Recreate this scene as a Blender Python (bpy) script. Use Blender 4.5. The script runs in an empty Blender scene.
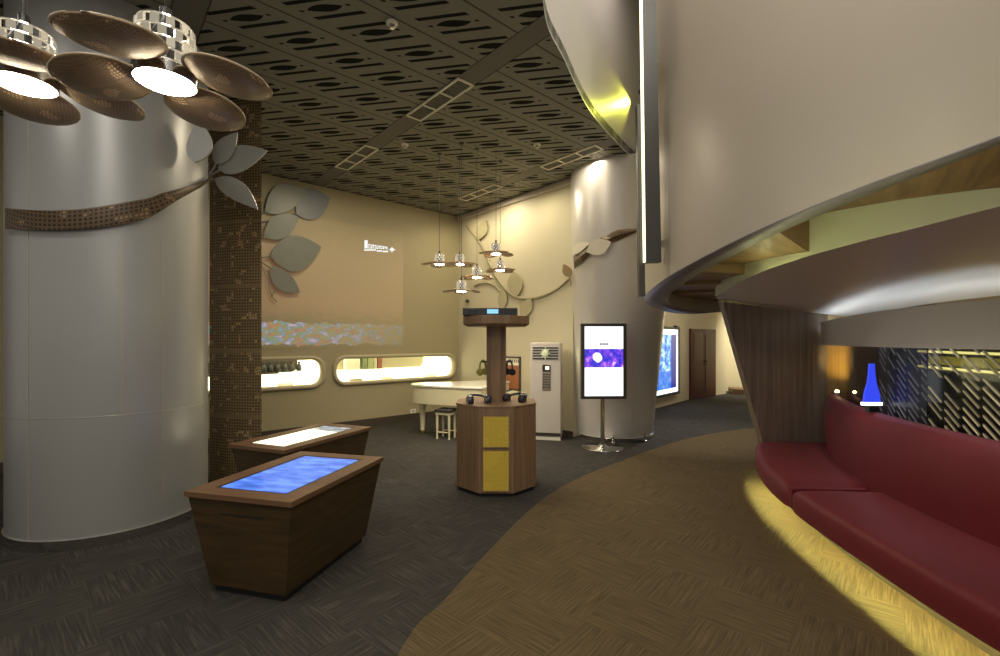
import bpy, bmesh, math, random
from mathutils import Vector, Matrix
random.seed(11)
PI = math.pi
S = bpy.context.scene
COL = S.collection
F, YH, H = 460.0, 341.0, 1.75          # focal length (px), horizon row, eye height (m)

# ------------------------------------------------------------------ geometry of the view
def at(px, py, d): return Vector(((px - 500) / F * d, d, H + (YH - py) / F * d))
def fl(px, py, z=0.0): return at(px, py, (H - z) * F / (py - YH))
def kx(px): return (px - 500) / F
C0 = Vector((-.992, 11.0))
E1 = Vector((.749, .663)).normalized()      # along the left wall, towards the far corner
E2 = Vector((E1.y, -E1.x))                  # along the back wall, from the corner to the right
CEIL = 4.72
def wl(px, py, n=0.0):
    k = kx(px); o = C0 + n * E2
    t = (o.x - k * o.y) / (E1.x - k * E1.y); d = o.y - t * E1.y
    return t, H + (YH - py) / F * d
def WL(t, z, n=0.0):
    p = C0 + n * E2 - t * E1
    return Vector((p.x, p.y, z))
def WLp(px, py, n=0.02): t, z = wl(px, py, n); return WL(t, z, n)
def wr(px, py, n=0.0):
    k = kx(px); o = C0 - n * E1
    v = (k * o.y - o.x) / (E2.x - k * E2.y); d = o.y + v * E2.y
    return v, H + (YH - py) / F * d
def WR(v, z, n=0.0):
    p = C0 + v * E2 - n * E1
    return Vector((p.x, p.y, z))
def WRp(px, py, n=0.02): v, z = wr(px, py, n); return WR(v, z, n)
def ray_circ(px, c, r, near=True):
    k = kx(px); a = k * k + 1; b = -2 * (k * c[0] + c[1]); cc = c[0] ** 2 + c[1] ** 2 - r * r
    disc = max(0.0, b * b - 4 * a * cc)
    return (-b + (-1 if near else 1) * math.sqrt(disc)) / (2 * a)
def spline(pts, n):
    """Catmull-Rom through the points (tuples of any length)."""
    out = []; m = len(pts)
    for i in range(m - 1):
        p0 = pts[max(i - 1, 0)]; p1 = pts[i]; p2 = pts[i + 1]; p3 = pts[min(i + 2, m - 1)]
        for j in range(n):
            t = j / n
            out.append(tuple(.5 * (2 * b + (c - a) * t + (2 * a - 5 * b + 4 * c - d) * t * t + (3 * b - a - 3 * c + d) * t ** 3) for a, b, c, d in zip(p0, p1, p2, p3)))
    out.append(tuple(pts[-1]))
    return out
def offset(pts, o):
    """offset a plan polyline to its left by o"""
    res = []
    for i, p in enumerate(pts):
        a = pts[max(i - 1, 0)]; b = pts[min(i + 1, len(pts) - 1)]
        t = Vector((b[0] - a[0], b[1] - a[1])).normalized()
        res.append((p[0] - t.y * o, p[1] + t.x * o))
    return res

# ------------------------------------------------------------------ mesh builder
class MB:
    def __init__(s): s.v = []; s.f = []; s.uv = []
    def face(s, idx, uv=None): s.f.append(tuple(idx)); s.uv.append(uv)
    def box(s, c, size, rot=0.0, M=None):
        b = len(s.v); hx, hy, hz = [q / 2 for q in size]
        R = M or Matrix.Rotation(rot, 3, 'Z'); c = Vector(c)
        L = [(x, y, z) for z in (-hz, hz) for y in (-hy, hy) for x in (-hx, hx)]
        for p in L: s.v.append(c + R @ Vector(p))
        for q, (i, j) in (((0, 2, 3, 1), (0, 1)), ((4, 5, 7, 6), (0, 1)), ((0, 1, 5, 4), (0, 2)), ((2, 6, 7, 3), (0, 2)), ((0, 4, 6, 2), (1, 2)), ((1, 3, 7, 5), (1, 2))):
            s.face([b + k for k in q], [(L[k][i], L[k][j]) for k in q])
        return s
    def loft(s, polys, caps=True):
        """closed polygons (lists of Vectors, same count, CCW from above) stacked"""
        n = len(polys[0]); b = len(s.v)
        for P in polys: s.v += [Vector(p) for p in P]
        per = [0.0]
        for i in range(n): per.append(per[-1] + (Vector(polys[0][(i + 1) % n]) - Vector(polys[0][i])).length)
        for k in range(len(polys) - 1):
            for i in range(n):
                j = (i + 1) % n
                A, B, D, E = b + k * n + i, b + k * n + j, b + (k + 1) * n + j, b + (k + 1) * n + i
                z0, z1 = s.v[A].z, s.v[E].z
                s.face((A, B, D, E), [(per[i], z0), (per[i + 1], z0), (per[i + 1], z1), (per[i], z1)])
        if caps:
            s.face([b + i for i in reversed(range(n))], [(s.v[b + i].x, s.v[b + i].y) for i in reversed(range(n))])
            q = b + (len(polys) - 1) * n
            s.face([q + i for i in range(n)], [(s.v[q + i].x, s.v[q + i].y) for i in range(n)])
        return s
    def prism(s, poly, z0, z1, caps=True):
        return s.loft([[Vector((p[0], p[1], z0)) for p in poly], [Vector((p[0], p[1], z1)) for p in poly]], caps)
    def sheet(s, G):
        b = len(s.v); n = len(G); m = len(G[0])
        for r in G: s.v += [Vector(p) for p in r]
        us = [0.0]
        for i in range(1, n): us.append(us[-1] + (Vector(G[i][0]) - Vector(G[i - 1][0])).length)
        vs = [[0.0] for _ in range(n)]
        for i in range(n):
            for j in range(1, m): vs[i].append(vs[i][-1] + (Vector(G[i][j]) - Vector(G[i][j - 1])).length)
        for i in range(n - 1):
            for j in range(m - 1):
                A, B, D, E = b + i * m + j, b + (i + 1) * m + j, b + (i + 1) * m + j + 1, b + i * m + j + 1
                s.face((A, B, D, E), [(us[i], vs[i][j]), (us[i + 1], vs[i + 1][j]), (us[i + 1], vs[i + 1][j + 1]), (us[i], vs[i][j + 1])])
        return s
    def lathe(s, prof, c=(0, 0), n=32, M=None, o=(0, 0, 0)):
        b = len(s.v); m = len(prof)
        for r, z in prof:
            for i in range(n):
                a = 2 * PI * i / n
                p = Vector((c[0] + r * math.cos(a), c[1] + r * math.sin(a), z))
                s.v.append((M @ p if M else p) + Vector(o))
        for k in range(m - 1):
            for i in range(n):
                j = (i + 1) % n; R = max(prof[k][0], prof[k + 1][0])
                u0, u1 = 2 * PI * i / n * R, 2 * PI * (i + 1) / n * R
                s.face((b + k * n + i, b + k * n + j, b + (k + 1) * n + j, b + (k + 1) * n + i), [(u0, prof[k][1]), (u1, prof[k][1]), (u1, prof[k + 1][1]), (u0, prof[k + 1][1])])
        if prof[0][0] > 1e-5: s.face([b + i for i in reversed(range(n))])
        if prof[-1][0] > 1e-5: s.face([b + (m - 1) * n + i for i in range(n)])
        return s
    def tube(s, pts, r, n=8, closed=False):
        pts = [Vector(p) for p in pts]; b = len(s.v); m = len(pts)
        up = Vector((0, 0, 1)); prev = None
        for i, p in enumerate(pts):
            a = pts[(i - 1) % m] if closed else pts[max(i - 1, 0)]
            q = pts[(i + 1) % m] if closed else pts[min(i + 1, m - 1)]
            t = (q - a).normalized()
            if prev is None: prev = up.cross(t) if abs(t.z) < .95 else Vector((1, 0, 0))
            x = (prev - t * prev.dot(t)).normalized(); y = t.cross(x); prev = x
            rr = r[i] if isinstance(r, (list, tuple)) else r
            for k in range(n):
                a2 = 2 * PI * k / n; s.v.append(p + (x * math.cos(a2) + y * math.sin(a2)) * rr)
        for i in range(m if closed else m - 1):
            j = (i + 1) % m
            for k in range(n):
                l = (k + 1) % n
                s.face((b + i * n + k, b + i * n + l, b + j * n + l, b + j * n + k))
        if not closed:
            s.face([b + k for k in reversed(range(n))]); s.face([b + (m - 1) * n + k for k in range(n)])
        return s
    def sphere(s, c, r, n=12, sc=(1, 1, 1)):
        prof = [(r * math.sin(PI * k / n) if 0 < k < n else 0.0, -r * math.cos(PI * k / n)) for k in range(n + 1)]
        b = len(s.v); s.lathe(prof, n=n * 2)
        for i in range(b, len(s.v)): s.v[i] = Vector((s.v[i].x * sc[0], s.v[i].y * sc[1], s.v[i].z * sc[2])) + Vector(c)
        return s
    def pad(s, P, nrm, th):
        """a flat outline P (Vectors) given thickness th along nrm"""
        nrm = Vector(nrm).normalized(); n = len(P); b = len(s.v)
        s.v += [Vector(p) + nrm * th for p in P] + [Vector(p) for p in P]
        s.face(range(b, b + n)); s.face([b + n + i for i in reversed(range(n))])
        for i in range(n): j = (i + 1) % n; s.face((b + i, b + n + i, b + n + j, b + j))
        return s

def origin(p):
    o = Vector((0, 0, 0))
    while p is not None: o += p.location; p = p.parent
    return o
def obj(name, mb, m, parent=None, smooth=None, solid=None, bevel=None, loc=None):
    me = bpy.data.meshes.new(name)
    o0 = origin(parent) + (Vector(loc) if loc is not None else Vector((0, 0, 0)))
    me.from_pydata([tuple(p - o0) for p in mb.v], [], mb.f)
    uvl = me.uv_layers.new(name='UVMap'); k = 0
    for fi, f in enumerate(mb.f):
        u = mb.uv[fi]
        for c in range(len(f)):
            uvl.data[k].uv = u[c] if u else (0, 0)
            k += 1
    bm = bmesh.new(); bm.from_mesh(me)
    bmesh.ops.remove_doubles(bm, verts=bm.verts, dist=1e-6)
    bmesh.ops.recalc_face_normals(bm, faces=bm.faces); bm.to_mesh(me); bm.free()
    me.materials.append(m)
    if smooth:
        me.shade_smooth(); me.set_sharp_from_angle(angle=math.radians(smooth))
    o = bpy.data.objects.new(name, me); COL.objects.link(o)
    if parent is not None: o.parent = parent
    if loc is not None: o.location = loc
    if solid:
        md = o.modifiers.new('solid', 'SOLIDIFY'); md.thickness = solid; md.offset = 0
    if bevel:
        md = o.modifiers.new('bevel', 'BEVEL'); md.width = bevel; md.segments = 3; md.limit_method = 'ANGLE'
    return o
def thing(name, label, cat, loc=(0, 0, 0), group=None):
    o = bpy.data.objects.new(name, None); COL.objects.link(o); o.location = loc; o.empty_display_size = .1
    return tag(o, label, cat, group)
def tag(o, label, cat, group=None):
    o['label'] = label; o['category'] = cat
    if group: o['group'] = group
    return o
def struct(name, mb, m, label=None, **k):
    o = obj(name, mb, m, **k); o['kind'] = 'structure'
    if label: o['label'] = label
    return o

# ------------------------------------------------------------------ materials
class NT:
    def __init__(s, name):
        s.m = bpy.data.materials.new(name); s.m.use_nodes = True
        s.t = s.m.node_tree; s.t.nodes.clear()
        s.out = s.n('ShaderNodeOutputMaterial'); s.p = s.n('ShaderNodeBsdfPrincipled')
        s.l(s.p.outputs[0], s.out.inputs[0])
    def n(s, t): return s.t.nodes.new(t)
    def l(s, a, b): s.t.links.new(a, b)
    def put(s, sock, v):
        if hasattr(v, 'default_value') and hasattr(v, 'is_linked'): s.l(v, sock)
        elif isinstance(v, (tuple, list)) and len(v) == 3 and sock.type == 'RGBA': sock.default_value = (*v, 1)
        else: sock.default_value = v
    def math(s, op, a, b=None, c=None):
        q = s.n('ShaderNodeMath'); q.operation = op
        for i, x in enumerate((a, b, c)):
            if x is not None: s.put(q.inputs[i], x)
        return q.outputs[0]
    def mix(s, f, a, b):
        q = s.n('ShaderNodeMix'); q.data_type = 'RGBA'
        s.put(q.inputs[0], f); s.put(q.inputs[6], a); s.put(q.inputs[7], b)
        return q.outputs[2]
    def coord(s, kind='Object', scale=(1, 1, 1), rot=(0, 0, 0)):
        c = s.n('ShaderNodeTexCoord'); m = s.n('ShaderNodeMapping')
        s.l(c.outputs[kind], m.inputs[0]); m.inputs['Scale'].default_value = scale; m.inputs['Rotation'].default_value = rot
        return m.outputs[0]
    def xyz(s, v): q = s.n('ShaderNodeSeparateXYZ'); s.l(v, q.inputs[0]); return q.outputs
    def noise(s, v, scale=5, detail=3, rough=.55):
        q = s.n('ShaderNodeTexNoise'); s.l(v, q.inputs['Vector']); q.inputs['Scale'].default_value = scale
        q.inputs['Detail'].default_value = detail; q.inputs['Roughness'].default_value = rough
        return q.outputs['Fac']
    def ramp(s, f, stops):
        q = s.n('ShaderNodeValToRGB'); s.l(f, q.inputs[0]); e = q.color_ramp.elements
        while len(e) < len(stops): e.new(.5)
        for i, (p, c) in enumerate(stops): e[i].position = p; e[i].color = (*c, 1) if len(c) == 3 else c
        return q.outputs[0]
    def bump(s, h, strength=.2, dist=.01):
        q = s.n('ShaderNodeBump'); s.l(h, q.inputs['Height']); q.inputs['Strength'].default_value = strength; q.inputs['Distance'].default_value = dist
        s.l(q.outputs[0], s.p.inputs['Normal'])
    def set(s, **k):
        nm = {'col': 'Base Color', 'rough': 'Roughness', 'metal': 'Metallic', 'ecol': 'Emission Color', 'estr': 'Emission Strength', 'coat': 'Coat Weight', 'spec': 'Specular IOR Level', 'trans': 'Transmission Weight', 'alpha': 'Alpha', 'sheen': 'Sheen Weight'}
        for a, b in k.items(): s.put(s.p.inputs[nm[a]], b)
        return s
def plain(name, col, rough=.5, metal=0.0, var=.06, scale=6, **k):
    t = NT(name); f = t.noise(t.coord(), scale, 3)
    c = t.mix(f, tuple(max(0, x * (1 - var)) for x in col), tuple(min(1, x * (1 + var)) for x in col))
    t.set(col=c, rough=rough, metal=metal, **k); return t.m
def wood(name, c1, c2, sc=(28, 28, 1.6), kind='Object', rough=.45, coat=0.0):
    t = NT(name); v = t.coord(kind, sc)
    f = t.noise(v, 1.0, 5, .6)
    t.set(col=t.ramp(f, [(.25, c1), (.5, tuple((a + b) / 2 for a, b in zip(c1, c2))), (.75, c2)]), rough=rough, coat=coat)
    t.bump(f, .08, .004); return t.m
def woven(name, c, hole, cell=.03):
    t = NT(name); x, y, z = t.xyz(t.coord('UV', (1 / cell, 1 / cell, 1)))
    fx = t.math('ABSOLUTE', t.math('SUBTRACT', t.math('FRACT', x), .5)); fy = t.math('ABSOLUTE', t.math('SUBTRACT', t.math('FRACT', y), .5))
    h = t.math('LESS_THAN', t.math('MAXIMUM', fx, fy), .29)
    big = t.noise(t.coord('UV', (5, 5, 1)), 1.0, 2)
    band = t.math('GREATER_THAN', t.math('FRACT', t.math('MULTIPLY', y, .045)), .06)
    h = t.math('MULTIPLY', h, band)
    base = t.mix(big, tuple(q * .75 for q in c), tuple(q * 1.25 for q in c))
    hc = t.mix(t.math('GREATER_THAN', t.noise(t.coord('UV', (9, 9, 1)), 1.0, 1), .62), hole, tuple(q * 2.4 for q in c))
    t.set(col=t.mix(h, base, hc), rough=.42, metal=.25); t.bump(t.math('SUBTRACT', 1.0, h), .5, .006); return t.m
def glow(name, col, strength, base=(.8, .8, .8)):
    t = NT(name); t.set(col=base, ecol=col, estr=strength, rough=.4); return t.m

def carpet(name, c1, c2, c3, tile=.5, rot=.72):
    t = NT(name)
    v = t.coord('Object', (1, 1, 1), (0, 0, rot))
    ck = t.n('ShaderNodeTexChecker'); t.l(v, ck.inputs['Vector']); ck.inputs['Scale'].default_value = 1 / tile
    ma = t.n('ShaderNodeMapping'); t.l(v, ma.inputs[0]); ma.inputs['Scale'].default_value = (3, 75, 1)
    mb = t.n('ShaderNodeMapping'); t.l(v, mb.inputs[0]); mb.inputs['Scale'].default_value = (75, 3, 1)
    na = t.noise(ma.outputs[0], 1.0, 4, .65); nb = t.noise(mb.outputs[0], 1.0, 4, .65)
    mx = t.n('ShaderNodeMix'); t.l(ck.outputs['Fac'], mx.inputs[0]); t.l(na, mx.inputs[2]); t.l(nb, mx.inputs[3])
    f = mx.outputs[0]
    big = t.noise(v, 2.2, 3)
    col = t.ramp(f, [(.3, c1), (.5, c2), (.72, c3)])
    t.set(col=t.mix(t.math('MULTIPLY', big, .5), col, c1), rough=.95, spec=.15); t.bump(f, .35, .01); return t.m

M = {}
M['carpet_dark'] = carpet('dark carpet', (.028, .026, .025), (.048, .044, .040), (.105, .096, .084))
M['carpet_brown'] = carpet('brown carpet', (.066, .048, .025), (.11, .08, .042), (.185, .137, .072))
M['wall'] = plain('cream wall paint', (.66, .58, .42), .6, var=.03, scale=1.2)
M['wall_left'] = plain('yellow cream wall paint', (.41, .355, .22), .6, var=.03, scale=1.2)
M['wall_rim'] = plain('wall paint with rim glow', (.50, .44, .29), .6, var=.03, scale=1.2)  # wall colour made lighter, the rim's soft glow put into the paint
M['wall_pale'] = plain('pale cream wall paint', (.64, .58, .42), .6, var=.03, scale=1.2)
M['white_paint'] = plain('warm white paint', (.50, .445, .37), .38, var=.02, scale=.8)
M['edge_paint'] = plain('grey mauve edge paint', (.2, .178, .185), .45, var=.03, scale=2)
M['soffit_paint'] = plain('smooth grey white paint', (.66, .63, .61), .4, var=.02, scale=1)
M['drum_paint'] = plain('pale green cream paint', (.62, .62, .42), .5, var=.04, scale=2)
M['silver'] = plain('satin silver white cladding', (.43, .43, .42), .36, .35, var=.03, scale=1.5)
M['silver_seam'] = plain('cladding seam metal', (.5, .46, .38), .4, .3)
M['column'] = plain('satin white column cladding', (.66, .64, .62), .3, .25, var=.03, scale=1.2)
M['chrome'] = plain('polished chrome', (.75, .74, .72), .12, 1.0, var=.02)
M['steel'] = plain('brushed steel', (.62, .6, .57), .3, .9)
M['black'] = plain('black plastic', (.018, .018, .02), .35, coat=.3)
M['dark'] = plain('dark grey metal', (.06, .06, .058), .4, .4)
M['blade'] = plain('dark grey powder coat', (.07, .068, .062), .45, .3)
M['base_dark'] = plain('dark brown skirting', (.07, .055, .042), .5)
M['walnut'] = wood('walnut veneer', (.075, .048, .028), (.17, .115, .07))
M['walnut_h'] = wood('walnut veneer level grain', (.036, .022, .008), (.088, .053, .018), (3, 3, 26))
M['walnut_red'] = wood('reddish walnut', (.11, .055, .03), (.19, .105, .055), (3, 3, 40))
M['soffit_wood'] = wood('brown soffit planks', (.14, .08, .032), (.36, .225, .10), (1.2, 13, 1), 'UV')
M['partition'] = wood('grey brown zebrano veneer', (.17, .128, .094), (.38, .30, .225), (26, 26, .7))
M['kiosk'] = wood('brown oak laminate', (.18, .105, .055), (.33, .21, .12), (26, 26, 1.4))
M['door'] = wood('dark red wood', (.055, .014, .011), (.105, .032, .026), (16, 16, 1))
M['woven'] = woven('brown woven lattice', (.31, .225, .12), (.085, .055, .025), .036)
M['woven_dark'] = woven('dark woven lattice', (.13, .085, .045), (.03, .02, .01), .036)
M['rattan'] = woven('rattan weave', (.44, .32, .21), (.31, .22, .135), .012)
M['rim'] = plain('pale rattan rim', (.5, .38, .24), .45)
M['leaf'] = plain('grey white leaf lacquer', (.40, .40, .365), .4, var=.08)
M['leaf_grey'] = plain('grey green leaf lacquer', (.21, .22, .185), .4, var=.12)
M['leaf_blue'] = plain('blue grey leaf lacquer', (.21, .225, .24), .4, var=.1)
M['vine'] = plain('olive taupe relief paint', (.36, .32, .2), .55, var=.1)
M['vine_leaf'] = plain('olive relief paint', (.46, .41, .26), .55, var=.12)
M['white_leaf'] = plain('white leaf lacquer', (.78, .73, .62), .4)
M['red'] = plain('crimson upholstery', (.165, .008, .016), .6, var=.12, scale=3, sheen=.05)
M['cream_gloss'] = plain('cream piano lacquer', (.78, .72, .48), .18, coat=.6, var=.02)
M['white_gloss'] = plain('white lacquer', (.85, .83, .75), .2, coat=.5, var=.02)
M['ac'] = plain('silver appliance paint', (.66, .62, .58), .35, .2, var=.02)
M['frame_cream'] = plain('cream metal frame', (.90, .86, .68), .4)
M['orange'] = wood('orange board', (.3, .09, .03), (.45, .16, .06), (9, 9, 3))
M['brass'] = plain('brass', (.5, .36, .12), .3, .9)
M['headphone'] = plain('yellow green plastic', (.30, .28, .05), .4)
M['blue_black'] = plain('blue black plastic', (.02, .03, .055), .25, coat=.5)
M['cable'] = plain('black cable', (.02, .018, .015), .5)

M['lens'] = glow('lamp lens', (1, .86, .62), 26)
M['white_glow'] = glow('lit white', (1, .93, .7), 1.6)
M['led_yellow'] = glow('yellow led', (.92, 1, .36), 110)
M['led_line'] = glow('pale yellow led line', (1, .93, .55), 2.2)
M['led_green'] = glow('green yellow led', (.92, .97, .5), 12)
M['led_cool'] = glow('cool white led', (.86, .95, 1.0), 8.5)
M['led_warm'] = glow('warm led', (1, .72, .3), 30)
M['diffuser'] = plain('grey louvre', (.2, .19, .15), .5)

def ceiling_mat():
    t = NT('perforated ceiling panels'); u, v, _ = t.xyz(t.coord('UV'))
    vl = t.math('SUBTRACT', t.math('MULTIPLY', t.math('FRACT', t.math('DIVIDE', t.math('SUBTRACT', v, 5.085 - 6.0), .6)), .6), .3)
    us = t.math('ADD', u, t.math('MULTIPLY', vl, .79))
    ul = t.math('SUBTRACT', t.math('MULTIPLY', t.math('FRACT', t.math('DIVIDE', t.math('SUBTRACT', us, 3.53 - .245 - 4.9), .49)), .49), .245)
    av = t.math('ABSOLUTE', vl)
    dl = t.math('ABSOLUTE', t.math('SUBTRACT', t.math('ABSOLUTE', ul), .138))
    slot = t.math('MULTIPLY', t.math('LESS_THAN', dl, .027), t.math('LESS_THAN', av, .19))
    vs = t.math('DIVIDE', vl, .135)
    lens = t.math('LESS_THAN', t.math('ABSOLUTE', ul), t.math('MULTIPLY', .062, t.math('SUBTRACT', 1.0, t.math('MULTIPLY', vs, vs))))
    dot = t.math('LESS_THAN', t.math('ADD', t.math('POWER', ul, 2.0), t.math('POWER', t.math('SUBTRACT', av, .175), 2.0)), .00028)
    hole = t.math('MAXIMUM', slot, t.math('MAXIMUM', lens, dot))
    strip = None
    for uc in (.755, 3.355, 5.9):
        q = t.math('LESS_THAN', t.math('ABSOLUTE', t.math('SUBTRACT', u, uc)), .12); strip = q if strip is None else t.math('MAXIMUM', strip, q)
    hole = t.math('MULTIPLY', hole, t.math('SUBTRACT', 1.0, strip))
    seam = t.math('MULTIPLY', t.math('GREATER_THAN', av, .290), t.math('SUBTRACT', 1.0, strip))
    sed = None
    for uc in (.755, 3.355, 5.9):
        q = t.math('LESS_THAN', t.math('ABSOLUTE', t.math('SUBTRACT', t.math('ABSOLUTE', t.math('SUBTRACT', u, uc)), .125)), .008); sed = q if sed is None else t.math('MAXIMUM', sed, q)
    seam = t.math('MAXIMUM', seam, sed)
    n = t.noise(t.coord('UV'), 1.5, 2)
    base = t.mix(n, (.195, .19, .15), (.235, .228, .18))
    c = t.mix(strip, base, (.15, .14, .115)); c = t.mix(seam, c, (.06, .052, .04)); c = t.mix(hole, c, (.026, .025, .022))
    t.set(col=c, rough=.6, spec=t.math('SUBTRACT', .35, t.math('MULTIPLY', hole, .35))); t.bump(t.math('SUBTRACT', 1.0, hole), .6, .02); return t.m
M['ceiling'] = ceiling_mat()

# ------------------------------------------------------------------ room shell
floor = MB().prism([(-10, -4), (13, -4), (13, 19), (-10, 19)], -.06, 0)
struct('floor', floor, M['carpet_dark'], 'dark charcoal patterned carpet floor')
arc = spline([(-.80, -3.5), (-.80, .5), (-.567, 2.556), (-.37, 3.108), (0, 4.05), (.435, 5.0), (1.0, 5.85), (1.735, 6.65), (2.51, 7.45), (3.6, 8.4), (5.17, 9.25), (7.5, 9.8)], 10)
inlay = MB().prism([(p[0], p[1]) for p in arc] [::-1] + [(12.5, -3.5), (12.5, 9.8)][::1], .0, .008)
# polygon runs along the arc backwards then round by the right-hand side
struct('floor.001', inlay, M['carpet_brown'], 'brown patterned carpet with curved edge')

vc = spline([(1.2, -3.5), (.45, 0), (.25, 2.2), (.374, 4.0), (.687, 4.86), (1.156, 5.91), (1.818, 6.97), (2.33, 7.67), (3.1, 8.5)], 8)
def roomuv(p): r = Vector((p[0], p[1])) - C0; return (-r.dot(E1), r.dot(E2))
poly = [(p[0], p[1]) for p in vc] + [(1.6, 10.5), (-1.0, 12.2), (-10, 4.5), (-10, -3.5)]
ce = MB(); ce.v = [Vector((x, y, CEIL)) for x, y in poly] + [Vector((x, y, CEIL + .12)) for x, y in poly]; n_ = len(poly)
ce.face(range(n_), [roomuv(p) for p in poly]); ce.face([n_ + i for i in range(n_)][::-1])
for i in range(n_): j = (i + 1) % n_; ce.face((i, n_ + i, n_ + j, j))
struct('ceiling', ce, M['ceiling'], 'dark grey ceiling of perforated panels')
# upper void wall rising from the curved edge of the ceiling
struct('wall_upper', MB().sheet([[Vector((p[0], p[1], z)) for z in (CEIL - .02, 5.5, 6.5, 7.6)] for p in vc]), M['soffit_paint'], 'smooth curved white wall above the ceiling edge', smooth=60)
struct('ceiling.001', MB().prism([(-.8, -3.5), (12, -3.5), (12, 11), (-.8, 11)], 7.6, 7.7), M['white_paint'])

# left wall with two long rounded openings
def rrect(t0, t1, z0, z1, r, n=8):
    P = []
    for cx, cz, a0 in ((t1 - r, z1 - r, 0), (t0 + r, z1 - r, 90), (t0 + r, z0 + r, 180), (t1 - r, z0 + r, 270)):
        for i in range(n + 1):
            a = math.radians(a0 + 90 * i / n); P.append((cx + r * math.cos(a), cz + r * math.sin(a)))
    return P
OPEN = [(.15, 2.97, .935, 1.395, .19), (3.26, 6.1, .925, 1.395, .19)]
def wall_with_holes(L, z1, holes):
    bm = bmesh.new(); edges = []
    for loop in [[(0, 0), (L, 0), (L, z1), (0, z1)]] + holes:
        vs = [bm.verts.new(WL(t, z)) for t, z in loop]
        edges += [bm.edges.new((vs[i], vs[(i + 1) % len(vs)])) for i in range(len(vs))]
    bmesh.ops.triangle_fill(bm, use_beauty=True, use_dissolve=False, edges=edges)
    bm.verts.index_update(); mb = MB(); mb.v = [v.co.copy() for v in bm.verts]
    for f in bm.faces: mb.face([v.index for v in f.verts])
    bm.free(); return mb
wlm = wall_with_holes(11.0, CEIL, [rrect(*o) for o in OPEN])
nv_ = len(wlm.v); wlm.v += [p - Vector((E2.x, E2.y, 0)) * .09 for p in wlm.v]
for f in list(wlm.f): wlm.face([i + nv_ for i in reversed(f)])
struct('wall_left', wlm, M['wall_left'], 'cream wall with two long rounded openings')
b = MB()
for t0, t1, n in ((0.0, 11.0, .02),): b.loft([[WL(t0, z, 0), WL(t0, z, n), WL(t1, z, n), WL(t1, z, 0)] for z in (0, .15)])
struct('baseboard_left', b, M['base_dark'], 'dark skirting along the cream wall')

# back wall (right of the corner), ends at the white column
VEND = wr(573, 300)[0]
b = MB().loft([[WR(-.1, z, 0), WR(VEND, z, 0), WR(VEND, z, -.12), WR(-.1, z, -.12)] for z in (0, CEIL)])
struct('wall_back', b, M['wall_pale'], 'pale cream wall behind the piano')
b = MB().loft([[WR(0, z, 0), WR(VEND, z, 0), WR(VEND, z, .07), WR(0, z, .07)] for z in (CEIL - .12, CEIL)])
struct('trim_1', b, M['white_paint'], 'pale cornice along the top of the back wall', bevel=.02)
b = MB().loft([[WR(0, z, 0), WR(VEND, z, 0), WR(VEND, z, .02), WR(0, z, .02)] for z in (0, .10)])
struct('baseboard_back', b, M['base_dark'], 'dark skirting under the pale wall')

# corridor behind the stair
def strip(pts, z0, z1, th=.12):
    a = [(p[0], p[1]) for p in pts]; return MB().prism(a + offset(a, th)[::-1], z0, z1)
Wc = [(2.45, 10.15), (5.50, 13.60)]
struct('wall_corridor', strip(Wc, 0, 3.6), M['wall'], 'cream corridor wall with the lit poster')
struct('wall_passage', strip([(5.50, 13.60), (5.60, 13.72), (7.50, 15.27)], 0, 3.6), M['wall'], 'cream wall around the dark door')
struct('wall_niche', strip([(7.50, 15.27), (7.75, 16.1), (12.5, 14.2)], 0, 3.6), M['wall_pale'], 'bright cream wall beyond the passage')
struct('wall_far', strip([(2.0, 9.3), (2.55, 10.15)], 0, 3.6), M['wall'])
struct('ceiling.002', MB().prism([(2.2, 9.3), (5.5, 8.8), (12, 10), (12.5, 17), (7, 17)], 3.6, 3.7), M['wall'])
b = MB().prism([(7.66, 15.15), (7.86, 15.85), (12, 14.2), (11.6, 13.3)], 0, .17)
tag(obj('platform_step', b, M['walnut_red'], bevel=.01), 'low brown step in front of the bright cream wall in the passage', 'step')
struct('wall_right', strip([(12.5, 14.4), (12.5, -4)], 0, 3.6), M['wall'])

# door at the end of the passage
def doorleaf(a, b_, name_handle=True):
    pass
dA, dB = Vector((5.70, 13.80)), Vector((6.80, 14.70))
dd = (dB - dA); L_ = dd.length; dd.normalize(); dn = Vector((dd.y, -dd.x)); rz = math.atan2(dd.y, dd.x)
door = bpy.data.objects.new('door_1', None); COL.objects.link(door); door.location = (dA.x, dA.y, 0); door['kind'] = 'structure'; door['label'] = 'dark red brown double door at the end of the passage'
def dp(s, z, n=0.0): p = dA + dd * s + dn * n; return Vector((p.x, p.y, z))
for k in range(2):
    s0, s1 = k * L_ / 2 + .006, (k + 1) * L_ / 2 - .006
    leaf_ = MB().box(dp((s0 + s1) / 2, 1.03, .05), (s1 - s0, .045, 2.04), rz)
    for za, zb in ((.2, .95), (1.1, 1.95)): leaf_.box(dp((s0 + s1) / 2, (za + zb) / 2, .075), (s1 - s0 - .16, .012, zb - za), rz)
    obj('door_leaf', leaf_, M['door'], door, bevel=.004)
    h = MB().tube([dp(L_ / 2 + (-.06 if k == 0 else .06), 1.0, .08), dp(L_ / 2 + (-.06 if k == 0 else .06), 1.0, .12), dp(L_ / 2 + (-.06 if k == 0 else .06), 1.15, .12), dp(L_ / 2 + (-.06 if k == 0 else .06), 1.15, .08)], .009)
    obj('door_handle', h, M['dark'], door)
fr = MB()
for s in (-.03, L_ + .03): fr.box(dp(s, 1.05, .03), (.06, .08, 2.1), rz)
fr.box(dp(L_ / 2, 2.09, .03), (L_ + .12, .08, .06), rz)
obj('door_frame', fr, M['door'], door)

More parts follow.
